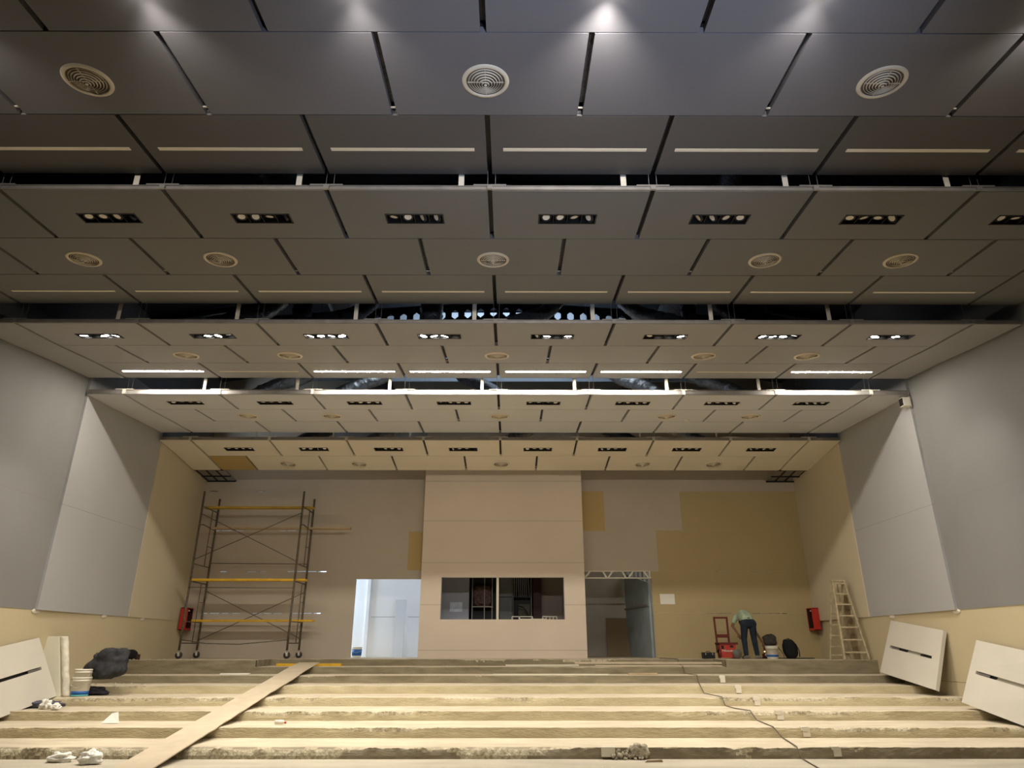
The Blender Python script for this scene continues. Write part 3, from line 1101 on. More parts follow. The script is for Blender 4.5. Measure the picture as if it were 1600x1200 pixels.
# ------------------------------------------------------------------ scaffold tower
def rel(o, t):
    o.matrix_parent_inverse = t.matrix_basis.inverted()
    return o


SX_L, SX_R, SYF, SYB = -8.98, -6.05, 19.95, 21.08
sc = thing('scaffold_tower', (SX_L, SYF, ZTOP), 'tall two-tier steel scaffold tower on castors in front of the back wall', 'scaffold')
r1 = 0.031
for x in (SX_L, SX_R):
    for (zb, zt) in ((1.48, 3.36), (3.36, 5.42)):
        fm = MB()
        for y in (SYF, SYB):
            fm.tube([(x, y, zb), (x, y, zt + (0.43 if zt > 5 else 0))], r1, 8)
        top = zt if zt > 5 else 3.30
        fm.tube([(x, SYF, top), (x, SYB, top)], 0.017, 8)
        fm.tube([(x, SYF, top - 0.55), (x, SYF + 0.25, top - 0.50), (x, SYB, top - 0.55)], 0.015, 8) if zt > 5 else None
        low = 3.78 if zt > 5 else 1.67
        fm.tube([(x, SYF, low), (x, SYB, low)], 0.015, 8)
        fm.tube([(x, 20.7, low), (x, 20.7, top)], 0.013, 8)
        for z in (low + (top - low) * .35, low + (top - low) * .68):
            fm.tube([(x, 20.7, z), (x, SYB, z)], 0.011, 6)
        rel(fm.build('end_frame', M_SCAF, sc), sc)


def brace(a, b, r=0.011):
    rel(MB().tube([a, ((a[0] + b[0]) / 2, (a[1] + b[1]) / 2, (a[2] + b[2]) / 2 - 0.0), b], r, 6).build('brace', M_SCAF, sc), sc)


brace((SX_L, SYF - .03, 5.20), (SX_R, SYF - .03, 3.84))
brace((SX_L, SYF - .05, 3.87), (SX_R, SYF - .05, 5.21))
brace((SX_L, SYB, 3.91), (SX_R, SYB, 3.89))
brace((SX_L, SYF - .03, 3.13), (SX_R, SYF - .03, 3.11))
brace((SX_L, SYB + .03, 3.11), (SX_R, SYB + .03, 1.79))
brace((SX_L, SYB + .05, 1.76), (SX_R, SYB + .05, 3.09))
o = MB().tube([(SX_L, SYF - .03, 1.76), (SX_L + .7, SYF - .03, 1.66), (SX_L + 1.6, SYF - .03, 1.64), (SX_R, SYF - .03, 1.75)], 0.012, 6).build('brace', M_SCAF, sc)
rel(o, sc)
for x in (SX_L, SX_R):
    for y in (SYF, SYB):
        c = MB()
        c.tube([(x, y, 1.42), (x, y, 1.52)], 0.016, 8)
        c.box(x - 0.045, x + 0.05, y - 0.035, y + 0.035, 1.425, 1.44)
        for dy in (-0.032, 0.032):
            c.hexa([(x - .03, y + dy - .004, 1.43), (x + .04, y + dy - .004, 1.43), (x + .04, y + dy + .004, 1.43), (x - .03, y + dy + .004, 1.43),
                    (x + .0, y + dy - .004, 1.34), (x + .03, y + dy - .004, 1.34), (x + .03, y + dy + .004, 1.34), (x + .0, y + dy + .004, 1.34)])
        c = rel(c.build('castor', M_ZINC, sc), sc)
        wmb = MB()
        wmb.tube([(x + .012, y - 0.022, 1.362), (x + .012, y + 0.022, 1.362)], 0.09, 20)
        wh = wmb.build('wheel', M_RUBBER, c)
        MB_ = MB().tube([(x + .012, y - 0.028, 1.362), (x + .012, y + 0.028, 1.362)], 0.035, 12)
        MB_.build('hub', M_GREYPL, c)
PL = [(-9.10, -5.86, 20.42, 5.43, M_DULLYEL, 'dull yellow plank lying across the top bars of the scaffold', 0.20, 0.05),
      (-9.00, -4.79, 20.80, 4.885, M_WOOD, 'long pale timber plank jutting out past the right end of the scaffold', 0.18, 0.045),
      (-9.02, -5.80, 20.20, 3.325, M_YELLOW, 'bright yellow plank across the middle of the scaffold', 0.22, 0.055),
      (-9.10, -5.62, 20.80, 2.25, M_YELLOW, 'bright yellow plank on the lowest bars of the scaffold', 0.22, 0.05)]
for x0, x1, y, z, m, lab, wd, h in PL:
    o = MB().box(x0, x1, y - wd / 2, y + wd / 2, z - 0.005, z + h).build('scaffold_plank', m)
    tag(o, lab, 'plank', 'planks on the scaffold')
MB().box(-9.0, -8.96, SYF, SYB, 2.225, 2.245)
for x in (SX_L, SX_R):
    rel(MB().tube([(x, SYF, 2.23), (x, SYB, 2.23)], 0.013, 6).build('plank_bar', M_SCAF, sc), sc)

# ------------------------------------------------------------------ fire hose boxes
def firebox(s, x_wall, label):
    """s=-1: on the left wall opening towards +X; s=1: on the right wall opening towards -X"""
    t = thing('fire_hose_cabinet', (x_wall, 21.1, 2.0), label, 'hose cabinet', 'red hose cabinets')
    a, b = 20.95, 21.32
    z0, z1 = 2.02, 2.64
    d = 0.20
    xo = x_wall - s * d
    mb = MB()
    lo, hi = min(x_wall, xo), max(x_wall, xo)
    mb.box(lo, hi, a, a + 0.02, z0, z1)
    mb.box(lo, hi, b - 0.02, b, z0, z1)
    mb.box(lo, hi, a, b, z0, z0 + 0.02)
    mb.box(lo, hi, a, b, z1 - 0.02, z1)
    rel(mb.build('cabinet_box', M_RED, t), t)
    bx = x_wall - s * 0.01
    mb = MB().box(min(x_wall, bx), max(x_wall, bx), a + .02, b - .02, z0 + .02, z1 - .02)
    mb.box(lo + .004, hi - .004, b - 0.026, b - .02, z0 + .02, z1 - .02)
    mb.box(lo + .004, hi - .004, a + .02, a + .026, z0 + .02, z1 - .02)
    rel(mb.build('inner_shade', M_BOXSHADE, t), t)  # near-black inner faces: shade inside the open cabinet put into the colour
    mb = MB()
    for r in (0.14, 0.11):
        pts = [(x_wall - s * 0.08, 21.13 + r * math.cos(q * math.pi / 8), 2.36 + r * math.sin(q * math.pi / 8)) for q in range(17)]
        mb.tube(pts, 0.02, 6)
    rel(mb.build('hose_coil', M_DARKRED, t), t)
    mb = MB().tube([(x_wall - s * .12, 21.05, 2.5), (x_wall - s * .12, 21.05, 2.58)], 0.02, 8).ball((x_wall - s * .17, 21.1, 2.56), 0.025)
    rel(mb.build('valve', M_ZINC, t), t)
    rel(MB().box(min(xo, xo - s * .004), max(xo, xo - s * .004), a, b, z0, z0 + 0.06).build('door_frame_lip', M_RED, t), t)
    return t


firebox(1, 9.02, 'open red hose cabinet in the back corner beside the stepladder')
firebox(-1, -9.56, 'open red hose cabinet in the back corner behind the scaffold')

# ------------------------------------------------------------------ stepladder
YL = 20.2
lad = thing('stepladder', (8.6, 18.8, ZTOP), 'pale paint-splashed wooden stepladder standing open by the right wall', 'ladder')


def LP(x, y, Y):
    return at(x, y, Y=Y)


Yt, Yf, Yr = 18.75, 18.38, 19.35
tl, tr = LP(1300, 908, Yt), LP(1318, 908, Yt)
bl, br = LP(1320, 1031, Yf), LP(1358, 1031, Yf)
bl.z = br.z = ZTOP + 0.005
rel(MB().bar(tl, bl, 0.035, 0.07, up=(0, 1, 0)).build('front_rail', M_LADDER, lad), lad)
rel(MB().bar(tr, br, 0.035, 0.07, up=(0, 1, 0)).build('front_rail', M_LADDER, lad), lad)
for py in (912, 929, 946, 964, 982, 1001, 1020):
    t_ = (py - 908) / (1031 - 908)
    a, b = tl.lerp(bl, t_), tr.lerp(br, t_)
    rel(MB().bar(a, b, 0.10, 0.035).build('tread', M_LADDER, lad), lad)
rl, rr = LP(1297, 1030, Yr), LP(1317, 1030, Yr)
rl.z = rr.z = ZTOP + 0.005
tl2, tr2 = tl + Vector((0.0, .06, 0)), tr + Vector((0, .06, 0))
rel(MB().bar(tl2, rl, 0.03, 0.06, up=(0, 1, 0)).build('rear_rail', M_LADDER, lad), lad)
rel(MB().bar(tr2, rr, 0.03, 0.06, up=(0, 1, 0)).build('rear_rail', M_LADDER, lad), lad)
for t_ in (.28, .42, .56, .7, .84, .95):
    rel(MB().bar(tl2.lerp(rl, t_), tr2.lerp(rr, t_), 0.03, 0.04).build('rear_rung', M_LADDER, lad), lad)
rel(MB().box(tl.x - .03, tr.x + .03, Yt - .02, Yt + .08, tl.z - 0.01, tl.z + 0.03).build('top_board', M_LADDER, lad), lad)
for k, (px0, px1, py, yy, m, lab) in enumerate(((1303, 1309, 912, 19.40, M_LADDER, 'tall narrow pale board leaning behind the stepladder, the left one of two'),
                                                (1311, 1316, 912, 19.28, M_LADDER, 'tall narrow pale board leaning behind the stepladder, the right one of two'),
                                                (1319, 1326, 930, 19.0, M_BROWNBOARD, 'dark brown board standing behind the stepladder beside the two pale ones'))):
    a, b = LP(px0, py, yy), LP(px1, py, yy)
    d = (b.x - a.x)
    o = MB().hexa([(a.x, yy - .0, ZTOP), (b.x, yy - .0, ZTOP), (b.x, yy + .025, ZTOP), (a.x, yy + .025, ZTOP),
                   (a.x, yy + .08, a.z), (b.x, yy + .08, a.z), (b.x, yy + .105, a.z), (a.x, yy + .105, a.z)]).build('leaning_board', m)
    tag(o, lab, 'board')

# ------------------------------------------------------------------ person bending at the back wall
def capsules(mb, chain, n=14):
    """chain: (point, radius) pairs joined by round-ended tapering segments"""
    for (a, ra), (b, rb) in zip(chain[:-1], chain[1:]):
        mb.tube([a, b], [ra, rb], n)
    for p, r in chain:
        mb.ball(p, r * 1.0, n, 8)


def fused(mb, name, m, parent, voxel):
    o = mb.build(name, m, parent)
    md = o.modifiers.new('fuse', 'REMESH')
    md.mode = 'VOXEL'
    md.voxel_size = voxel
    md.use_smooth_shade = True
    sm = o.modifiers.new('smooth', 'SMOOTH')
    sm.factor = 0.5
    sm.iterations = 3
    return o


PX, PY, PZ = 6.62, 20.05, ZTOP
man = thing('person', (PX, PY, PZ), 'person in mint shirt and dark jeans bending over a tool by the back wall', 'person')
# joints relative to the feet; +y faces the back wall
hipL, hipR = (-0.105, 0.0, 0.90), (0.105, 0.0, 0.90)
kneeL, kneeR = (-0.14, 0.06, 0.50), (0.13, 0.04, 0.50)
ankL, ankR = (-0.155, -0.03, 0.09), (0.145, -0.03, 0.09)
waist = (0.0, 0.06, 1.03)
chest = (0.0, 0.34, 1.12)
shL, shR = (-0.19, 0.44, 1.08), (0.19, 0.44, 1.06)
neck = (0.02, 0.52, 1.06)
head = (0.04, 0.66, 0.96)
elbL, hanL = (-0.33, 0.36, 0.86), (-0.24, 0.26, 0.66)
elbR, hanR = (0.30, 0.40, 0.74), (0.44, 0.30, 0.42)
b = MB()
for hp, kn, an, s in ((hipL, kneeL, ankL, -1), (hipR, kneeR, ankR, 1)):
    capsules(b, [(hp, .09), (kn, .058), (an, .042)])
    capsules(b, [(an, .04), ((an[0] + s * .03, 0.10, 0.04), .035)])
capsules(b, [(hipL, .10), (hipR, .10)])
capsules(b, [((0, 0, .93), .125), (waist, .125), (chest, .135)])
capsules(b, [(shL, .065), (chest, .10), (shR, .065)])
capsules(b, [(chest, .08), (neck, .055), (head, .06)])
b.ball(head, (0.078, 0.095, 0.105), 16, 12)
b.ball((head[0], head[1] + .095, head[2] - .035), (0.012, 0.02, 0.016), 8, 6)     # nose
b.ball((head[0], head[1] + .07, head[2] - .085), (0.035, 0.03, 0.03), 8, 6)       # chin
for s in (-1, 1):
    b.ball((head[0] + s * .08, head[1], head[2] - .01), (0.012, 0.02, 0.03), 8, 6)  # ears
for sh, el, ha in ((shL, elbL, hanL), (shR, elbR, hanR)):
    capsules(b, [(sh, .052), (el, .040), (ha, .028)])
    h = Vector(ha)
    d = (h - Vector(el)).normalized()
    side_ = d.cross(Vector((0, 1, 0))).normalized()
    nrm = side_.cross(d)
    capsules(b, [(tuple(h), .028), (tuple(h + d * .08), .034)])
    for q, ln in enumerate((.066, .076, .07, .056)):
        base = h + d * .10 + side_ * (-.033 + .022 * q)
        mid = base + d * ln * .5 + nrm * .012
        tip = mid + d * ln * .35 + nrm * .03
        capsules(b, [(tuple(base - d * .03), .010), (tuple(mid), .0095), (tuple(tip), .0085)], 8)
    th0 = h + d * .04 - side_ * .03
    capsules(b, [(tuple(th0), .012), (tuple(th0 + d * .035 - side_ * .028), .011), (tuple(th0 + d * .065 - side_ * .024 + nrm * .02), .0095)], 8)
body = fused(b, 'body', M_SKIN, man, 0.0075)
j = MB()
for hp, kn, an in ((hipL, kneeL, ankL), (hipR, kneeR, ankR)):
    capsules(j, [(hp, .112), ((kn[0], kn[1], kn[2]), .078), ((an[0], an[1], an[2] + .03), .062)])
capsules(j, [(hipL, .125), (hipR, .125)])
capsules(j, [((-.05, -.01, .93), .125), ((.05, -.01, .93), .125), ((0, .05, 1.0), .135)])
jn = fused(j, 'jeans', M_JEANS, man, 0.012)
MB().tube([(-.135, .03, 1.04), (-.11, -.06, 1.045), (0, -.09, 1.05), (.11, -.06, 1.045), (.135, .03, 1.04)], 0.014, 8).build('belt', M_BLACKPL, man)
sh_ = MB()
capsules(sh_, [((-.04, .04, 1.03), .14), ((-.03, .3, 1.13), .155)])
capsules(sh_, [((.04, .04, 1.03), .14), ((.03, .3, 1.13), .155)])
capsules(sh_, [(shL, .085), ((0, .36, 1.12), .13), (shR, .085)])
capsules(sh_, [(shL, .075), (tuple(Vector(shL).lerp(Vector(elbL), .6)), .062)])
capsules(sh_, [(shR, .075), (tuple(Vector(shR).lerp(Vector(elbR), .6)), .062)])
fused(sh_, 'shirt', M_SHIRT, man, 0.012)
hr = MB().ball((head[0], head[1] - .008, head[2] + .02), (0.084, 0.098, 0.10), 16, 12)
hr.build('hair', M_HAIR, man)
for an, s in ((ankL, -1), (ankR, 1)):
    f = MB()
    capsules(f, [((an[0], an[1] - .02, .05), .052), ((an[0] + s * .02, an[1] + .09, .042), .048), ((an[0] + s * .04, an[1] + .17, .035), .036)])
    capsules(f, [((an[0] - .05 * s, an[1] - .03, .035), .036), ((an[0] + s * .07, an[1] - .03, .033), .034)])
    fused(f, 'shoe', M_SHOE, man, 0.01)
# tool held low in the right hand
hx = Vector(hanR)
tl_ = thing('hand_tool', (PX + hx.x + .03, PY + hx.y, PZ), 'dark red hand tool with a small glinting light held low by the person', 'power tool')
o = MB().tube([(0, 0, .30), (0.0, 0.0, .12)], 0.025, 10).box(-.06, .09, -.05, .05, .03, .13).build('tool_body', M_DARKRED, tl_)
MB().tube([(0.02, -0.055, .10), (0.02, -0.06, .10)], 0.045, 12).build('tool_disc', M_ZINC, tl_)
MB().box(-.09, .10, -.06, .06, 0.0, .03).build('tool_shoe', M_BLACKPL, tl_)
MB().ball((-0.02, -0.06, .18), .022).build('tool_lamp', mat('tool_glint', (1, .8, .5), .3, emit=(1, .7, .35), estr=1.2), tl_)

# ------------------------------------------------------------------ wheeled red tool case
YC = 20.05
px_ = lambda x, y, Y=YC: at(x, y, Y=Y)
x0, x1 = px_(1120, 1010).x, px_(1152, 1010).x
cart = thing('wheeled_tool_case', ((x0 + x1) / 2, YC, ZTOP), 'red wheeled tool case with a tall dark red pull handle', 'tool case')
zc = px_(1130, 1005.5).z
cw = (x1 - x0)
mb = MB().hexa([(-cw * .40, -.13, .03), (cw * .30, -.13, .03), (cw * .30, .13, .03), (-cw * .40, .13, .03),
                (-cw * .46, -.15, zc - ZTOP), (cw * .36, -.15, zc - ZTOP), (cw * .36, .15, zc - ZTOP), (-cw * .46, .15, zc - ZTOP)])
mb.build('case_body', M_REDCART, cart)
MB().box(-cw * .5, cw * .46, -.16, .16, zc - ZTOP - .03, zc - ZTOP + .03).box(-cw * .5, -cw * .44, -.16, .1, .15, zc - ZTOP).build('case_frame', M_DARKRED, cart)
M_WHEEL = mat('cart_wheel', (0.13, 0.115, 0.095), 0.6)
MB().tube([(cw * .36, -.20, .125), (cw * .36, -.14, .125)], 0.12, 22).build('wheel', M_WHEEL, cart)
MB().tube([(cw * .36, .14, .125), (cw * .36, .20, .125)], 0.12, 22).build('wheel', M_WHEEL, cart)
MB().tube([(-cw * .5, -.1, .13), (-cw * .42, -.1, .13)], 0.11, 16).build('side_roller', M_DARKRED, cart)
h = MB()
ht = px_(1127, 965).z - ZTOP
hl, hr_ = px_(1117, 965).x - cart.location.x, px_(1137, 965).x - cart.location.x
bl_, br_ = px_(1122, 1005).x - cart.location.x, px_(1141, 1005).x - cart.location.x
h.bar((hl, .1, ht), (bl_, .1, zc - ZTOP), 0.045, 0.04, up=(0, 1, 0)).bar((hr_, .1, ht), (br_, .1, zc - ZTOP), 0.045, 0.04, up=(0, 1, 0))
h.bar((hl - .02, .1, ht), (hr_ + .02, .1, ht), 0.05, 0.045, up=(0, 1, 0))
h.box(bl_ - .0, br_ + .0, .06, .12, zc - ZTOP + .15, zc - ZTOP + .24)
h.build('pull_handle', M_DARKRED, cart)
MB().box(-cw * .36, -cw * .24, -.155, -.14, zc - ZTOP - .14, zc - ZTOP - .05).build('latch', M_BLACKPL, cart)
MB().box(cw * .06, cw * .22, -.155, -.14, zc - ZTOP - .10, zc - ZTOP - .05).build('latch', M_BLACKPL, cart)
tx = bpy.data.curves.new('lettering', 'FONT')
tx.body = 'Milwaukee'
tx.size = 0.085
tx.extrude = 0.001
tx.shear = 0.3
tx.align_x = 'CENTER'
to = bpy.data.objects.new('lettering', tx)
C.objects.link(to)
to.parent = cart
tx.materials.append(M_WHITEPL)
to.location = (-0.02, -0.152, zc - ZTOP - .21)
to.rotation_euler = (math.pi / 2, 0, 0)
as_mesh(to)
# black tool box
p0, p1 = px_(1098, 1027), px_(1116, 1027)
tb = thing('tool_box', ((p0.x + p1.x) / 2, YC, ZTOP), 'small black tool box on the landing left of the red case', 'tool box')
ww = p1.x - p0.x
MB().box(-ww / 2, ww / 2, -.1, .1, 0, .12).build('box_base', M_BLACKPL, tb)
MB().box(-ww / 2 - .004, ww / 2 + .004, -.104, .104, .122, .16).build('box_lid', M_BLACKPL, tb)
for s in (-1, 1):
    MB().box(s * ww * .3 - .012, s * ww * .3 + .012, -.112, -.105, .10, .15).build('latch', M_GREYPL, tb)
MB().tube([(-.06, 0, .16), (-.05, 0, .185), (.05, 0, .185), (.06, 0, .16)], .008, 6).build('handle', M_BLACKPL, tb)


# ------------------------------------------------------------------ buckets, bags
def bucket(name, X, Y, Z, r, h, label, bands, full=True):
    t = thing(name, (X, Y, Z), label, 'bucket')
    MB().lathe([(0, 0.0), (r * .84, 0.0), (r * .86, .01), (r * .97, h * .8), (r, h * .8), (r, h * .84), (r * .97, h * .84), (r * .985, h * .92), (r * 1.03, h * .92), (r * 1.03, h), (r * .96, h), (r * .8, h * .12), (0, h * .12)], 28).build('pail', M_WHITEPL, t)
    for z0_, z1_, m in bands:
        ra, rb = r * (.86 + .11 * z0_ / .8), r * (.86 + .11 * z1_ / .8)
        MB().lathe([(ra + .001, z0_ * h), (ra + .004, z0_ * h), (rb + .004, z1_ * h), (rb + .001, z1_ * h)], 28).build('label_band', m, t)
    MB().tube([(-r, 0, h * .9), (-r * .9, -r * .6, h * .6), (0, -r * 1.08, h * .45), (r * .9, -r * .6, h * .6), (r, 0, h * .9)], .003, 5).build('bail_handle', M_ZINC, t)
    return t


YQ = 19.85
p0, p1 = px_(1199, 1029, YQ), px_(1216.5, 1029, YQ)
bucket('bucket', (p0.x + p1.x) / 2, YQ, ZTOP, 0.165, 0.33, 'white bucket with a blue band under the dark bag on the landing', [(.16, .32, M_BLUE), (.12, .15, M_PAPER)])


def soft(name, loc, dims, m, label, cat, seed, amp=0.12, power=0.8, top=None, fl=0.0):
    """lumpy soft shape resting on z=0 of loc"""
    mb = MB()
    mb.ball((0, 0, 0), 1.0, 40, 28)
    out = []
    for v in mb.v:
        v = Vector(v)
        if amp > .2:
            v2 = v * 2.6 + Vector((seed * 3, 1, 2))
            fold = (1 - abs(noise.noise(v2)) * 2.4) * amp * 0.28
        else:
            fold = 0
        d = 1 + fold + amp * (noise.noise(v * 1.7 + Vector((seed, 0, 0))) * 1.6 + 0.8 * (1 - 2 * abs(noise.noise(v * 3.3 + Vector((0, seed, 0))))) * 0.5)
        q = Vector((math.copysign(abs(v.x) ** power, v.x), math.copysign(abs(v.y) ** power, v.y), math.copysign(abs(v.z) ** power, v.z))) * d
        q = Vector((q.x * dims[0] / 2, q.y * dims[1] / 2, (q.z + 1) * dims[2] / 2))
        if top:
            q.x += top * q.z
        q.z = max(q.z, fl)
        out.append(tuple(q))
    mb.v = out
    o = mb.build(name, m)
    o.location = loc
    tag(o, label, cat)
    return o


bg = soft('tool_bag', ((p0.x + p1.x) / 2 - .03, YQ, ZTOP + 0.325), (.36, .26, .30), M_BAGGREY, 'dark brown bag sitting on top of the blue banded bucket', 'bag', 3)
MB().tube([(.10, 0, .22), (.17, 0, .20), (.19, 0, .08), (.16, 0, .03)], .012, 6).build('strap', M_WOOD, bg)
o = MB().tube([(p1.x + .02, YQ + .08, ZTOP + .33), (p1.x + .12, YQ + .05, ZTOP + .2), (p1.x + .17, YQ, ZTOP + .05), (p1.x + .1, YQ - .03, ZTOP + .012)], .012, 6).build('hose', M_CABLE)
tag(o, 'dark hose curving down beside the blue banded bucket', 'hose')
bp = soft('backpack', (px_(1238, 1028, 20.0).x, 20.0, ZTOP), (.36, .24, .50), M_BAG, 'black backpack leaning on the landing near the right corner', 'backpack', 8, .06, .72, top=-.12)
MB().tube([(-.06, 0, .485), (-.07, 0, .52), (-.03, 0, .52), (-.02, 0, .485)], .010, 6).build('grab_handle', M_BAG, bp)
MB().tube([(.10, -.11, .38), (.16, -.14, .2), (.17, -.10, .05)], .012, 6).build('shoulder_strap', M_BAG, bp)
o = MB().box(7.42, 8.35, 20.1, 20.35, ZTOP, ZTOP + .02).build('dark_mat', M_BLACKPL)
tag(o, 'thin black strip of matting on the landing under the backpack', 'mat')

# ------------------------------------------------------------------ spare ceiling panels leaning at the walls
def lean_panel(name, tf, tn, bf, bn, s, label, slot=True, th=.075):
    """far-top, near-top, far-bottom, near-bottom corners; s=1 right wall"""
    tf, tn, bf, bn = map(Vector, (tf, tn, bf, bn))
    t = thing(name, bf, label, 'ceiling panel', 'spare slotted ceiling panels')
    f = lambda u, v: (bf.lerp(bn, u)).lerp(tf.lerp(tn, u), v)
    n = (bn - bf).cross(tf - bf).normalized()
    if n.x * s < 0:
        n = -n
    n *= th
    mb = MB()
    a, b_, c_, d_ = (0.09, 0.87, 0.485, 0.535)
    for (u0, u1, v0, v1) in ((0, 1, 0, c_), (0, 1, d_, 1), (0, a, c_, d_), (b_, 1, c_, d_)):
        q = [f(u0, v0), f(u1, v0), f(u1, v1), f(u0, v1)]
        mb.hexa([*q, *[p + n for p in q]])
    rel(mb.build('panel_board', M_SPARE, t), t)
    q = [f(a, c_) + n * .85, f(b_, c_) + n * .85, f(b_, d_) + n * .85, f(a, d_) + n * .85]
    rel(MB().hexa([*q, *[p + n * .1 for p in q]]).build('slot_channel', M_BLACKPL, t), t)
    q = [f(a + .005, c_ + .008) + n * .4, f(a + .16, c_ + .008) + n * .4, f(a + .16, d_ - .008) + n * .4, f(a + .005, d_ - .008) + n * .4]
    rel(MB().hexa([*q, *[p + n * .1 for p in q]]).build('slot_clip', M_STEEL, t), t)
    q = [f(.02, .02) + n, f(.98, .02) + n, f(.98, .98) + n, f(.02, .98) + n]
    rel(MB().hexa([*q, *[p + n * .12 for p in q]]).build('backing_board', M_PANELEDGE, t), t)
    return t


M_SPARE = mat('spare_panel_white', (0.57, 0.53, 0.445), 0.6, var=0.03, vscale=2)
lean_panel('ceiling_panel', at(1392, 969.4, Y=17.15), at(1474, 985, Y=15.05), at(1375, 1050, Y=17.2), at(1462, 1078.5, Y=15.1), 1,
           'off-white slotted ceiling panel leaning on the right wall, farther from the camera')
lean_panel('ceiling_panel', (8.97, 13.98, 1.70), (8.95, 11.9, 1.40), (8.55, 14.18, .60), (8.60, 12.1, .25), 1,
           'off-white slotted ceiling panel leaning on the right wall, nearer the camera')
lean_panel('ceiling_panel', (-9.47, 14.70, 1.75), (-9.47, 12.6, 1.41), (-9.07, 15.05, .66), (-9.07, 12.95, .30), -1,
           'off-white slotted ceiling panel leaning on the left wall')
zb4 = zs(4)
p0, p1 = at(66, 1089, Z=zb4 + 0.0), at(93, 1089, Z=zb4)
Yb = p1.y
t0, t1 = at(64, 994, Y=Yb + .15), at(92.5, 993.5, Y=Yb + .15)
o = MB().hexa([(p0.x, Yb, zb4), (p1.x, Yb, zb4), (p1.x, Yb + .07, zb4), (p0.x, Yb + .07, zb4),
               (t0.x, Yb + .15, t0.z), (t1.x, Yb + .15, t0.z), (t1.x, Yb + .22, t0.z), (t0.x, Yb + .22, t0.z)]).build('cut_panel', mat('cut_panel', (.66, .62, .48), .7))
tag(o, 'narrow pale cut panel standing upright behind the left leaning panel', 'panel')
fo = MB()
fa, fb = at(94.5, 1089, Y=Yb).x, at(106.5, 1089, Y=Yb).x
fc = (at(93.5, 994, Y=Yb + .2).x + at(107, 994, Y=Yb + .2).x) / 2
nseg = 26
ring = []
for i in range(nseg + 1):
    z = zb4 + (t0.z - zb4) * i / nseg
    sh = 0.018 * noise.noise(Vector((0, z * 3, 1)))
    tw = 1 + 0.18 * noise.noise(Vector((4, z * 4, 1)))
    n = 14
    for k in range(n):
        a = 2 * math.pi * k / n
        rx = (fb - fa) / 2 * tw * (1 + .16 * noise.noise(Vector((k * .9, z * 8, 0))))
        ring.append(((fa + fb) / 2 * (1 - i / nseg) + fc * i / nseg + sh + rx * math.cos(a), Yb + .06 + .15 * i / nseg + .06 * math.sin(a), z))
fs = []
for i in range(nseg):
    for k in range(14):
        k2 = (k + 1) % 14
        fs.append((i * 14 + k, i * 14 + k2, (i + 1) * 14 + k2, (i + 1) * 14 + k))
fs.append(tuple(reversed(range(14))))
fs.append(tuple(nseg * 14 + k for k in range(14)))
fo.add(ring, fs, 0, True)
o = fo.build('wrapped_roll', M_FOAM)
tag(o, 'tall crumpled white wrapped roll standing beside the cut panel', 'roll')
p = at(117, 1089, Z=zb4)
for k in range(2):
    bk = bucket('bucket', p.x, p.y + .14, zb4 + .001 + .165 * k, .175, .36, ['white bucket with blue and teal label on the left steps, lower of two nested',
                'white bucket nested inside the blue and teal labelled one'][k], [(.03, .10, M_TEAL), (.10, .28, M_BLUE)] if k == 0 else [])
    bk['group'] = 'nested white buckets'
bpy.data.objects[bk.name].scale = (.97, .97, .97)

# ------------------------------------------------------------------ clothes and bits on the left steps
p = at(163, 1062, Z=zs(2))
jk = soft('jacket_heap', (p.x - .15, p.y + .25, zs(2) - .0), (.76, .46, .56), M_CLOTH, 'heap of charcoal jackets thrown on the left steps below the landing', 'jacket', 2.6, .24, .9, top=.10)
jk.location.z = zs(2)
p = at(199, 1034, Z=ZTOP)
soft('bag', (at(200, 1030, Y=18.45).x, 18.45, ZTOP), (.36, .3, .24), M_BAG, 'black soft bag on the landing edge above the jackets', 'bag', 5, .12, .8)
q = at(214, 1030, Y=18.5)
mg = MB().box(-.05, .05, -.04, .04, 0, .13).build('snack_box', mat('maroon_box', (.05, .02, .018), .6), None, (q.x, 18.5, ZTOP))
tag(mg, 'small maroon box standing beside the black bag on the landing', 'box')
p = at(146, 1087, Z=zs(4))
soft('dark_bundle', (at(140, 1085, Y=15.6).x + .12, 15.6, zs(4)), (.50, .3, .15), M_NAVY, 'navy cloth bundle on the step beside the white buckets', 'cloth', 6.1, .3, .9, top=-.5)
p = at(70, 1108, Z=zs(5))
soft('dark_bundle', (-8.95, 14.5, zs(5)), (.6, .3, .13), M_NAVY, 'dark lump for the shade under the left leaning panel', 'cloth', 9.4, .3, .9)  # added lump; its dark colour gives the shade beneath the panel


def crumple(x, y, z, dims, m, label, seed, cat='paper'):
    p = at(x, y, Z=z)
    return soft('crumpled_paper' if cat == 'paper' else 'plastic_bag', (p.x, p.y + dims[1] / 2, z), dims, m, label, cat, seed, .45, 1.0)


crumple(67, 1109, zs(5), (.17, .12, .16), M_PAPER, 'torn white paper on the step under the left leaning panel', 2)
crumple(83, 1110, zs(5), (.13, .11, .10), M_PAPER, 'crumpled white paper beside the torn one under the left leaning panel', 4)
crumple(88, 1192, 0.012, (.30, .16, .11), M_PAPER, 'flattened clear plastic bag on the floor before the lowest step', 12, 'plastic')
crumple(131, 1196, 0.012, (.26, .2, .16), M_PAPER, 'balled up white paper on the floor before the lowest step', 15)
p = at(170, 1131, Z=zs(6))
o = MB().hexa([(-.14, 0, 0), (.16, .02, 0), (.16, .03, 0), (-.14, .01, 0), (-.03, .10, .15), (.07, .11, .17), (.07, .115, .17), (-.03, .105, .15)]).build('card_scrap', M_PAPER, None, (p.x, p.y, zs(6) + .008))
tag(o, 'pale folded card scrap propped on the steps left of the ramp board', 'card')
p = at(438, 1133, Z=zs(6))
bt = MB()
bt.tube([(-.11, 0, .035), (.03, 0, .035), (.055, 0, .025)], [.033, .033, .014], 12)
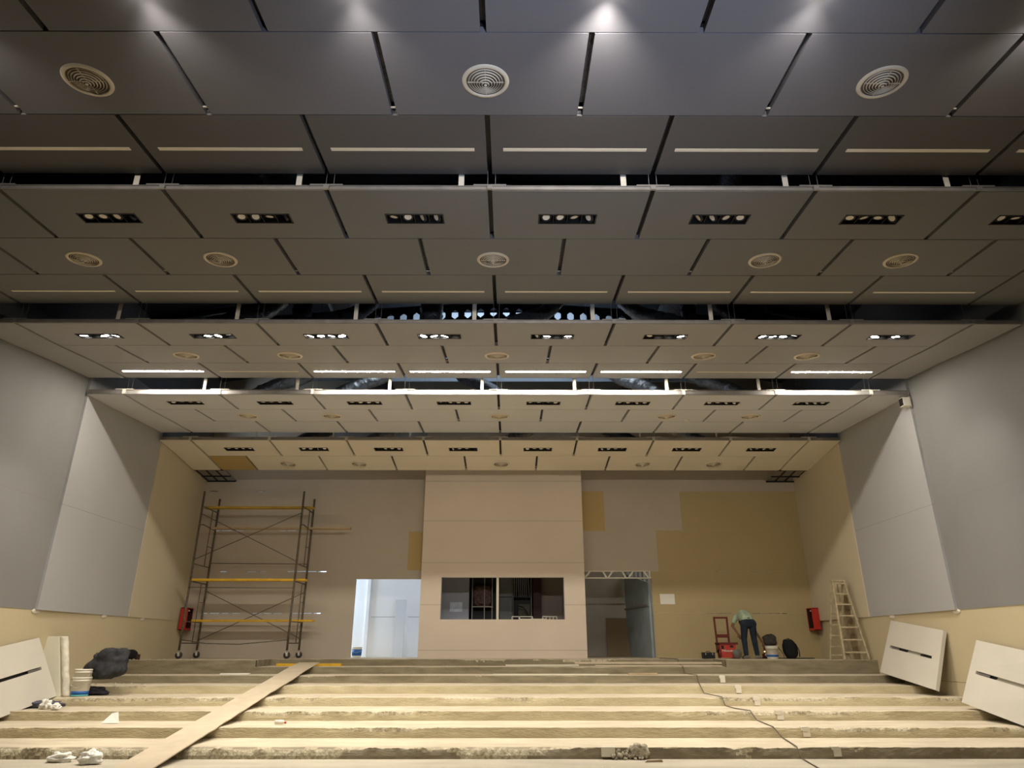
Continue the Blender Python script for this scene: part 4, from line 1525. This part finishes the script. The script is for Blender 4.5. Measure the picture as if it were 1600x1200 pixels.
bt.tube([(.055, 0, .025), (.085, 0, .025)], .017, 10, 1)
o = bt.build('bottle', [M_WHITEPL, M_RED], None, (p.x, p.y + .04, zs(6) + .01), (0, 0, .1))
tag(o, 'small white bottle with a red cap lying on the step right of the ramp board', 'bottle')

# ------------------------------------------------------------------ boards lying on the steps
rb = MB()
x0, x1 = -5.36, -4.83
NS = 40
for i in range(NS + 1):
    u = i / NS
    y = 10.35 + (18.85 - 10.35) * u
    zz = max(0.012, zs(7) + 0.012 + (y - ys(7)) * RS / TD) if y < ys(1) else zs(1) + .012 + (y - ys(1)) * .10
    wob = 0.03 * noise.noise(Vector((y * .7, 0, 0)))
    for x, dz in ((x0 + wob, 0), (x1 + wob + .02 * noise.noise(Vector((y * 3, 3, 0))), 0)):
        rb.v.append((x, y, zz + dz))
        rb.v.append((x, y, zz + dz + .016))
for i in range(NS):
    a = i * 4
    for f in ((a, a + 2, a + 6, a + 4), (a + 1, a + 5, a + 7, a + 3), (a, a + 4, a + 5, a + 1), (a + 2, a + 3, a + 7, a + 6)):
        rb.f.append(f)
        rb.m.append(0)
        rb.s.append(False)
rb.f += [(0, 1, 3, 2), (NS * 4, NS * 4 + 2, NS * 4 + 3, NS * 4 + 1)]
rb.m += [0, 0]
rb.s += [False, False]
tag(rb.build('ramp_board', M_RAMP), 'long dusty board laid as a ramp down over the steps', 'board')


def lying(px0, px1, py, Y, z, wd, h, m, label, name='timber_strip', tilt=0.0):
    a, b = at(px0, py, Y=Y).x, at(px1, py, Y=Y).x
    o = MB().hexa([(a, Y - wd / 2, z), (b, Y - wd / 2 + tilt, z), (b, Y + wd / 2 + tilt, z), (a, Y + wd / 2, z),
                   (a, Y - wd / 2, z + h), (b, Y - wd / 2 + tilt, z + h), (b, Y + wd / 2 + tilt, z + h), (a, Y + wd / 2, z + h)]).build(name, m)
    return tag(o, label, 'plank')


lying(433, 534, 1042, 19.05, zs(1) + .001, .2, .06, M_YELLOW, 'yellow plank lying on the top step behind the ramp board', 'plank')
lying(898, 1128, 1039, 18.75, zs(1) + .06, .14, .045, M_RAMP, 'long pale timber strip on the top step below the right doorway', tilt=-.12)
lying(930, 1150, 1042, 18.55, zs(1) + .004, .18, .03, M_RAMP, 'thin pale batten lying in front of the longer strip', tilt=.1)
lying(790, 905, 1043, 19.0, zs(1) + .004, .12, .03, M_PLASTERW, 'broken pale batten left of the long timber strip', tilt=.12)
lying(345, 388, 1054, ys(2) + .5, zs(2) + .004, .12, .03, M_PAPER, 'short white strip on the second step left of the ramp board', tilt=.08)
lying(770, 950, 1053.5, ys(2) + .22, zs(2) + .004, .07, .03, M_PLASTERW, 'long thin white strip on the second step at the middle', tilt=-.1)
lying(982, 1028, 1053.5, ys(2) + .3, zs(2) + .004, .1, .04, M_WOOD, 'short weathered batten on the second step near the cable', tilt=.1)
p = at(1022, 1191, Z=.012)
o = MB().hexa([(-.14, -.02, 0), (.13, .0, 0), (.14, .04, 0), (-.12, .03, 0), (-.1, -.01, .02), (.12, .01, .03), (.12, .03, .03), (-.1, .02, .02)]).build('dark_splinter', M_BROWNBOARD, None, (p.x, p.y, .013))
tag(o, 'dark splinter of wood on the floor below the rubble', 'splinter')
# broken gap with rubble in the lowest riser
rbm = MB()
random.seed(11)
for i in range(90):
    px = random.uniform(955, 1008)
    X = at(px, 1175, Y=ys(7)).x
    y = ys(7) - random.uniform(-.05, .09)
    z = random.uniform(.02, .15) * (1 - max(0, ys(7) - y) * 6)
    r = random.uniform(.012, .035)
    bb = MB().ball((0, 0, 0), 1, 6, 4)
    vv = [(X + v[0] * r * random.uniform(.7, 1.3), y + v[1] * r, max(.012, z + v[2] * r * random.uniform(.6, 1.2))) for v in bb.v]
    rbm.add(vv, bb.f)
o = rbm.build('rubble', M_RUBBLE)
tag(o, 'broken rubble spilling from a gap in the lowest riser', 'rubble', kind='stuff')
p = at(950, 1172, Y=ys(7) - .03)
o = MB().box(-.1, .1, -.03, .05, -.12, .01).build('concrete_block', M_PLASTERW, None, (p.x, ys(7) - .03, zs(7) - .0))
tag(o, 'pale square block wedged at the left end of the rubble gap', 'block')
p = at(998, 1170, Y=ys(7) - .03)
soft('concrete_lump', (p.x, ys(7) - .03, .05), (.24, .14, .16), M_RUBBLE, 'large pale lump of concrete on top of the rubble', 'rock', 21, .3)
# loose crumbs over the treads
cr = MB()
for i in range(420):
    k = random.choice([1, 2, 3, 3, 4, 5, 6, 7, 8])
    X = random.uniform(-9.2, 8.8)
    y = ys(k) + random.uniform(.12, TD - .12) if k < 8 else random.uniform(10.2, ys(7) - .1)
    z = zs(k) if k < 8 else .012
    if k == 1 and not SX0 < X < SX1:
        continue
    if -5.5 < X < -4.7:
        continue
    r = random.uniform(.006, .02)
    bb = MB().ball((0, 0, 0), 1, 5, 3)
    vv = [(X + v[0] * r * random.uniform(.7, 1.6), y + v[1] * r, z + .002 + abs(v[2] * r * .6)) for v in bb.v]
    cr.add(vv, bb.f)
for i in range(46):
    px = random.uniform(150, 260)
    X = at(px, 1050, Y=17).x
    k = random.choice([1, 2, 3])
    y = ys(k) + random.uniform(.1, .9)
    r = random.uniform(.012, .04)
    bb = MB().ball((0, 0, 0), 1, 6, 4)
    cr.add([(X + v[0] * r, y + v[1] * r, (zs(k) if k > 1 else ZTOP) + abs(v[2] * r * .7)) for v in bb.v], bb.f)
tag(cr.build('debris', M_PLASTERW), 'crumbs of plaster and concrete scattered over the steps', 'debris', kind='stuff')

# cable down the steps
path = [(1030, 1030, 0, .0), (1046, 1034, 0, 0), (1063, 1037, 0, 0)]
pts = []
P3 = lambda x, y, Y, z: Vector((at(x, y, Y=Y).x, Y, z))
pts += [P3(1030, 1027, 20.4, ZTOP + .012), P3(1046, 1031, 19.6, ZTOP + .012), P3(1058, 1031, ys(0) - .02, ZTOP + .01), P3(1064, 1040, ys(0) - .03, zs(1) + .02)]
pts += [P3(1067, 1044, ys(1) - .02, zs(1) + .012), P3(1070, 1054, ys(1) - .04, zs(2) + .015), P3(1089, 1057, ys(2) - .02, zs(2) + .012), P3(1092, 1069, ys(2) - .04, zs(3) + .015)]
pts += [P3(1094, 1072, ys(3) - .02, zs(3) + .012), P3(1100, 1083, ys(3) - .04, zs(4) + .015), P3(1128, 1090, ys(4) - .02, zs(4) + .012), P3(1133, 1103, ys(4) - .04, zs(5) + .015)]
pts += [P3(1150, 1108, ys(5) + .4, zs(5) + .012), P3(1172, 1110, ys(5) - .02, zs(5) + .012), P3(1182, 1122, ys(5) - .04, zs(6) + .015), P3(1208, 1136, ys(6) - .02, zs(6) + .012), P3(1222, 1152, ys(6) - .04, zs(7) + .015)]
pts += [P3(1245, 1169, ys(7) - .02, zs(7) + .012), P3(1252, 1183, ys(7) - .04, .03), P3(1268, 1192, 11.0, .02), P3(1288, 1204, 10.4, .02), P3(1300, 1215, 9.6, .02)]
cv = bpy.data.curves.new('power_cable', 'CURVE')
cv.dimensions = '3D'
cv.bevel_depth = 0.009
cv.bevel_resolution = 2
sp = cv.splines.new('POLY')
sp.points.add(len(pts) - 1)
for q, pp in zip(sp.points, pts):
    q.co = (*pp, 1)
cv.materials.append(M_CABLE)
o = bpy.data.objects.new('power_cable', cv)
C.objects.link(o)
o = as_mesh(o)
tag(o, 'thin brown power cable trailing down the steps on the right', 'cable')
lp = [P3(448, 1083, ys(3) + .5, zs(3) + .015), P3(443, 1076, ys(3) + .8, zs(3) + .02), P3(450, 1068, ys(2) - .05, zs(3) + .1), P3(462, 1066, ys(2) + .3, zs(2) + .03), P3(468, 1062, ys(2) + .4, zs(2) + .02)]
o = MB().tube(lp, .01, 6).build('wire_loop', M_PLASTERW)
tag(o, 'short pale wire loop poking out right of the ramp board', 'wire')

# ------------------------------------------------------------------ sheets of paper on walls
a = at(1031, 928, Y=YB - .02)
b_ = at(1055, 944, Y=YB - .02)
o = MB().box(a.x, b_.x, YB - .012, YB - .009, b_.z, a.z).build('paper_sheet', M_PAPER)
tag(o, 'blank white paper sheet pinned to the back wall right of the right doorway', 'paper')
a = at(703, 941, Y=22.28)
b_ = at(722, 956, Y=22.28)
o = MB().box(a.x, b_.x, 22.288, 22.292, b_.z, a.z).build('paper_sheet', M_BLUEPAPER)
tag(o, 'pale blue sheet on the grey wall inside the projection window', 'paper')
# wall sensor
q = at(1419, 629, X=XR - .08)
sn = thing('wall_speaker', q, 'small white box sensor with a dark front high on the right wall', 'sensor')
MB().box(-.16, .0, -.09, .07, -.10, .10).build('housing', M_WHITEPL, sn)
MB().box(-.175, -.16, -.08, .05, -.08, .08).build('dark_face', M_BLACKPL, sn)
MB().box(.0, .055, -.04, .04, -.12, .14).build('bracket', M_PLASTERW, sn)
q = at(1074, 656, Y=17.0)
fr = ROWS[(4, 'V')]
o = MB().lathe([(0, -.03), (.05, -.028), (.07, -.01), (.07, 0)], 18).build('smoke_detector', M_WHITEPL, None, on(fr, at(1075, 656, Y=16.5).x, fr[2] * .85), (fr[3], 0, 0))
tag(o, 'small round white smoke detector in the fourth ceiling section', 'detector')

# ------------------------------------------------------------------ through the doorways
# left room: leaning white boards and a bucket
a, b_ = at(615, 1026, Y=22.85), at(628, 1026, Y=22.85)
ta, tb_ = at(618, 937, Y=23.05), at(635, 937, Y=23.05)
o = MB().hexa([(a.x, 22.85, ZTOP), (b_.x, 22.85, ZTOP), (b_.x, 22.87, ZTOP), (a.x, 22.87, ZTOP), (ta.x, 23.1, ta.z), (tb_.x, 23.1, ta.z), (tb_.x, 23.12, ta.z), (ta.x, 23.12, ta.z)]).build('leaning_board', mat('white_board', (.62, .64, .68), .7))
tag(o, 'white narrow board leaning on the wall inside the bright left doorway', 'board')
a, b_ = at(630, 1026, Y=22.95), at(634, 1026, Y=22.95)
o = MB().box(a.x, b_.x, 22.95, 22.97, ZTOP, at(633, 960, Y=22.95).z).build('leaning_board', mat('white_board2', (.74, .76, .80), .7))
tag(o, 'thin white strip standing right of the leaning board in the left doorway', 'board')
q = at(557, 1027, Y=21.9)
bucket('bucket', q.x, 21.9, ZTOP, .15, .30, 'white bucket with a blue label just inside the bright left doorway', [(.2, .75, M_BLUE)])

# right doorway: truss header, leaning brown board, glazed partition
tr_ = thing('door_truss', (DR0, YB, DRZ), 'white lattice steel lintel across the top of the right doorway', 'truss')
z1, z0 = DRZ - .015, at(960, 903, Y=YB).z
yy = YB + .03
rel(MB().bar((DR0, yy, z1), (DR1, yy, z1), .04, .03).build('top_chord', M_WHITEPL, tr_), tr_)
rel(MB().bar((DR0, yy, z0), (DR1, yy, z0), .05, .035).build('bottom_chord', M_WHITEPL, tr_), tr_)
for xa, xb in ((914, 922), (948, 942), (950, 957), (978, 972), (982, 989), (1013, 1006)):
    A, B = at(xa, 902, Y=yy), at(xb, 893, Y=yy)
    rel(MB().bar((A.x, yy, z0), (B.x, yy, z1), .05, .03, up=(0, 1, 0)).build('web_bar', M_WHITEPL, tr_), tr_)
rel(MB().box(DR1 - .05, DR1 - .01, yy - .02, yy + .02, z0, z1).build('end_post', M_WHITEPL, tr_), tr_)
# partition running back from the right jamb
pt = thing('glazed_partition', (3.95, 21.6, ZTOP), 'blue-grey stud partition running back inside the right doorway', 'partition')
rel(MB().hexa([(4.20, 21.55, ZTOP), (4.26, 21.55, ZTOP), (3.98, 24.2, ZTOP), (3.92, 24.2, ZTOP), (4.20, 21.55, 3.4), (4.26, 21.55, 3.4), (3.98, 24.2, 3.9), (3.92, 24.2, 3.9)]).build('board_panel', M_BLUEGLASS, pt), pt)
for i in range(7):
    u = i / 6
    x, y = 4.31 + (4.03 - 4.31) * u, 21.5 + 2.7 * u
    rel(MB().box(x - .02, x + .02, y, y + .05, ZTOP, 5.5).build('stud', M_BLUEGLASS if i else M_WHITEPL, pt), pt)
rel(MB().bar((4.17, 21.55, 2.75), (3.88, 24.2, 2.75), .03, .05).build('rail', M_STEEL, pt), pt)
Ybd = 23.9
a, b_ = at(950, 1026, Y=Ybd), at(996, 1026, Y=Ybd)
ta, tb_ = at(947, 966, Y=24.2), at(990, 966, Y=24.2)
o = MB().hexa([(a.x, Ybd, ZTOP), (b_.x, Ybd, ZTOP), (b_.x, Ybd + .02, ZTOP), (a.x, Ybd + .02, ZTOP), (ta.x, 24.22, ta.z), (tb_.x, 24.22, ta.z), (tb_.x, 24.24, ta.z), (ta.x, 24.24, ta.z)]).build('leaning_board', M_BROWNBOARD)
tag(o, 'wide brown board leaning on the store wall inside the right doorway', 'board')

# inside the projection booth
B = 22.2


def bx(px0, px1, py0, py1, Y, d):
    a, b_ = at(px0, py0, Y=Y), at(px1, py1, Y=Y)
    return (a.x, b_.x, Y, Y + d, b_.z, a.z)


rk = thing('booth_rack', (at(755, 960, Y=22.0).x, 22.0, ZTOP), 'dark steel rack with a brown bundle inside the projection window', 'rack')
x0 = at(737, 935, Y=22.0).x
x1 = at(770, 935, Y=22.0).x
zt_ = at(750, 903, Y=22.0).z + .25
rel(MB().box(x0, x1 + .1, 22.38, 22.4, ZTOP, zt_).build('rack_back', M_BLACK, rk), rk)
for px in (738, 757, 769):
    x = at(px, 935, Y=22.0).x
    rel(MB().box(x - .01, x + .01, 21.98, 22.0, ZTOP, zt_).build('upright', M_GREYPL, rk), rk)
z = at(750, 948, Y=22.0).z
rel(MB().box(x0, x1, 21.98, 22.3, z - .01, z + .012).build('shelf', M_GREYPL, rk), rk)
rel(MB().box(x0, x1, 21.98, 22.3, ZTOP + .9, ZTOP + .93).build('shelf', M_GREYPL, rk), rk)
bn = soft('cable_bundle', ((x0 + x1) / 2, 22.16, z + .013), (.56, .2, .62), mat('brown_foil', (.10, .055, .045), .5, var=.6, vscale=14, bump=1, bscale=20), 'shiny brown crinkled bundle on the rack inside the projection window', 'bundle', 17, .2, .6)
dk = thing('booth_cabinet', (at(800, 960, Y=22.4).x, 22.4, ZTOP), 'grey green cabinet doors behind the mullion of the projection window', 'cabinet')
c = bx(781, 800, 903, 968, 22.4, .3)
rel(MB().box(c[0], c[1], c[2], c[3], ZTOP, c[5] + .3).build('cabinet_body', mat('greygreen', (.16, .17, .165), .6), dk), dk)
z = at(790, 933, Y=22.4).z
rel(MB().box(c[0], c[1], 22.385, 22.4, z - .01, z + .01).build('door_gap', M_BLACK, dk), dk)
cr_ = thing('slat_rack', (at(817, 960, Y=22.5).x, 22.5, ZTOP), 'dark rack holding upright pale slats inside the projection window', 'rack')
c = bx(801, 831, 903, 968, 22.5, .3)
rel(MB().box(c[0], c[1], c[3], c[3] + .02, ZTOP, c[5] + .3).build('rack_back', M_BLACK, cr_), cr_)
z = at(815, 933, Y=22.5).z
rel(MB().box(c[0], c[1], 22.5, 22.8, z - .012, z + .012).build('shelf', M_BLACK, cr_), cr_)
rel(MB().box(c[1] - .02, c[1], 22.48, 22.8, ZTOP, c[5] + .3).build('upright', M_GREYPL, cr_), cr_)
rel(MB().box(c[0], c[0] + .02, 22.48, 22.8, ZTOP, c[5] + .3).build('upright', M_GREYPL, cr_), cr_)
for i, (pa, pb) in enumerate(((804, 804), (807, 807), (811, 809), (814, 812), (817, 815), (820, 818), (823, 821), (827, 824))):
    A = at(pa, 932, Y=22.6)
    Bt = at(pb, 904, Y=22.6)
    o = MB().bar((A.x, 22.6, A.z + .0), (Bt.x, 22.62, Bt.z + .25), .02, .012, up=(0, 1, 0)).build('slat', mat('grey_slat', (.42, .42, .45), .6))
    tag(o, 'pale grey slat standing upright in the dark rack of the projection booth', 'slat', 'slats in the booth rack')
rel(MB().box(*bx(810, 828, 944, 962, 22.7, .02)).build('pale_plate', mat('tan_plate', (.16, .15, .11), .8), cr_), cr_)
o = MB().tube([at(810, 947, Y=22.45), at(817, 949, Y=22.45), at(822, 954, Y=22.45), at(825, 961, Y=22.45), at(826, 970, Y=22.45)], .018, 8).build('hose', M_BLACKPL)
tag(o, 'black hose arching in front of the slat rack in the projection booth', 'hose')
for k, (p0_, p1_, n_) in enumerate(((800, 811, 2), (812, 832, 2), (848, 870, 5))):
    st = thing('metal_trestle', (at((p0_ + p1_) / 2, 966, Y=21.3).x, 21.3, ZTOP), ['small white metal frame showing over the window sill, left of three', 'wide white metal frame over the middle of the window sill',
               'white metal frame with several legs over the right end of the window sill'][k], 'trestle')
    a, b_ = at(p0_, 963.5, Y=21.3), at(p1_, 963.5, Y=21.3)
    rel(MB().bar(a, b_, .04, .025).build('top_rail', M_WHITEPL, st), st)
    for i in range(n_):
        x = a.x + (b_.x - a.x) * i / (n_ - 1)
        rel(MB().box(x - .012, x + .012, 21.29, 21.31, ZTOP, a.z).build('leg', M_WHITEPL, st), st)
o = MB().box(at(811, 968, Y=YBLK + .1).x, at(854, 968, Y=YBLK + .1).x, YBLK + .02, YBLK + .08, WZ0, WZ0 + .02).build('sill_strip', M_PLASTERW)
tag(o, 'pale strip of wood lying on the projection window sill', 'strip')

bpy.context.view_layer.update()
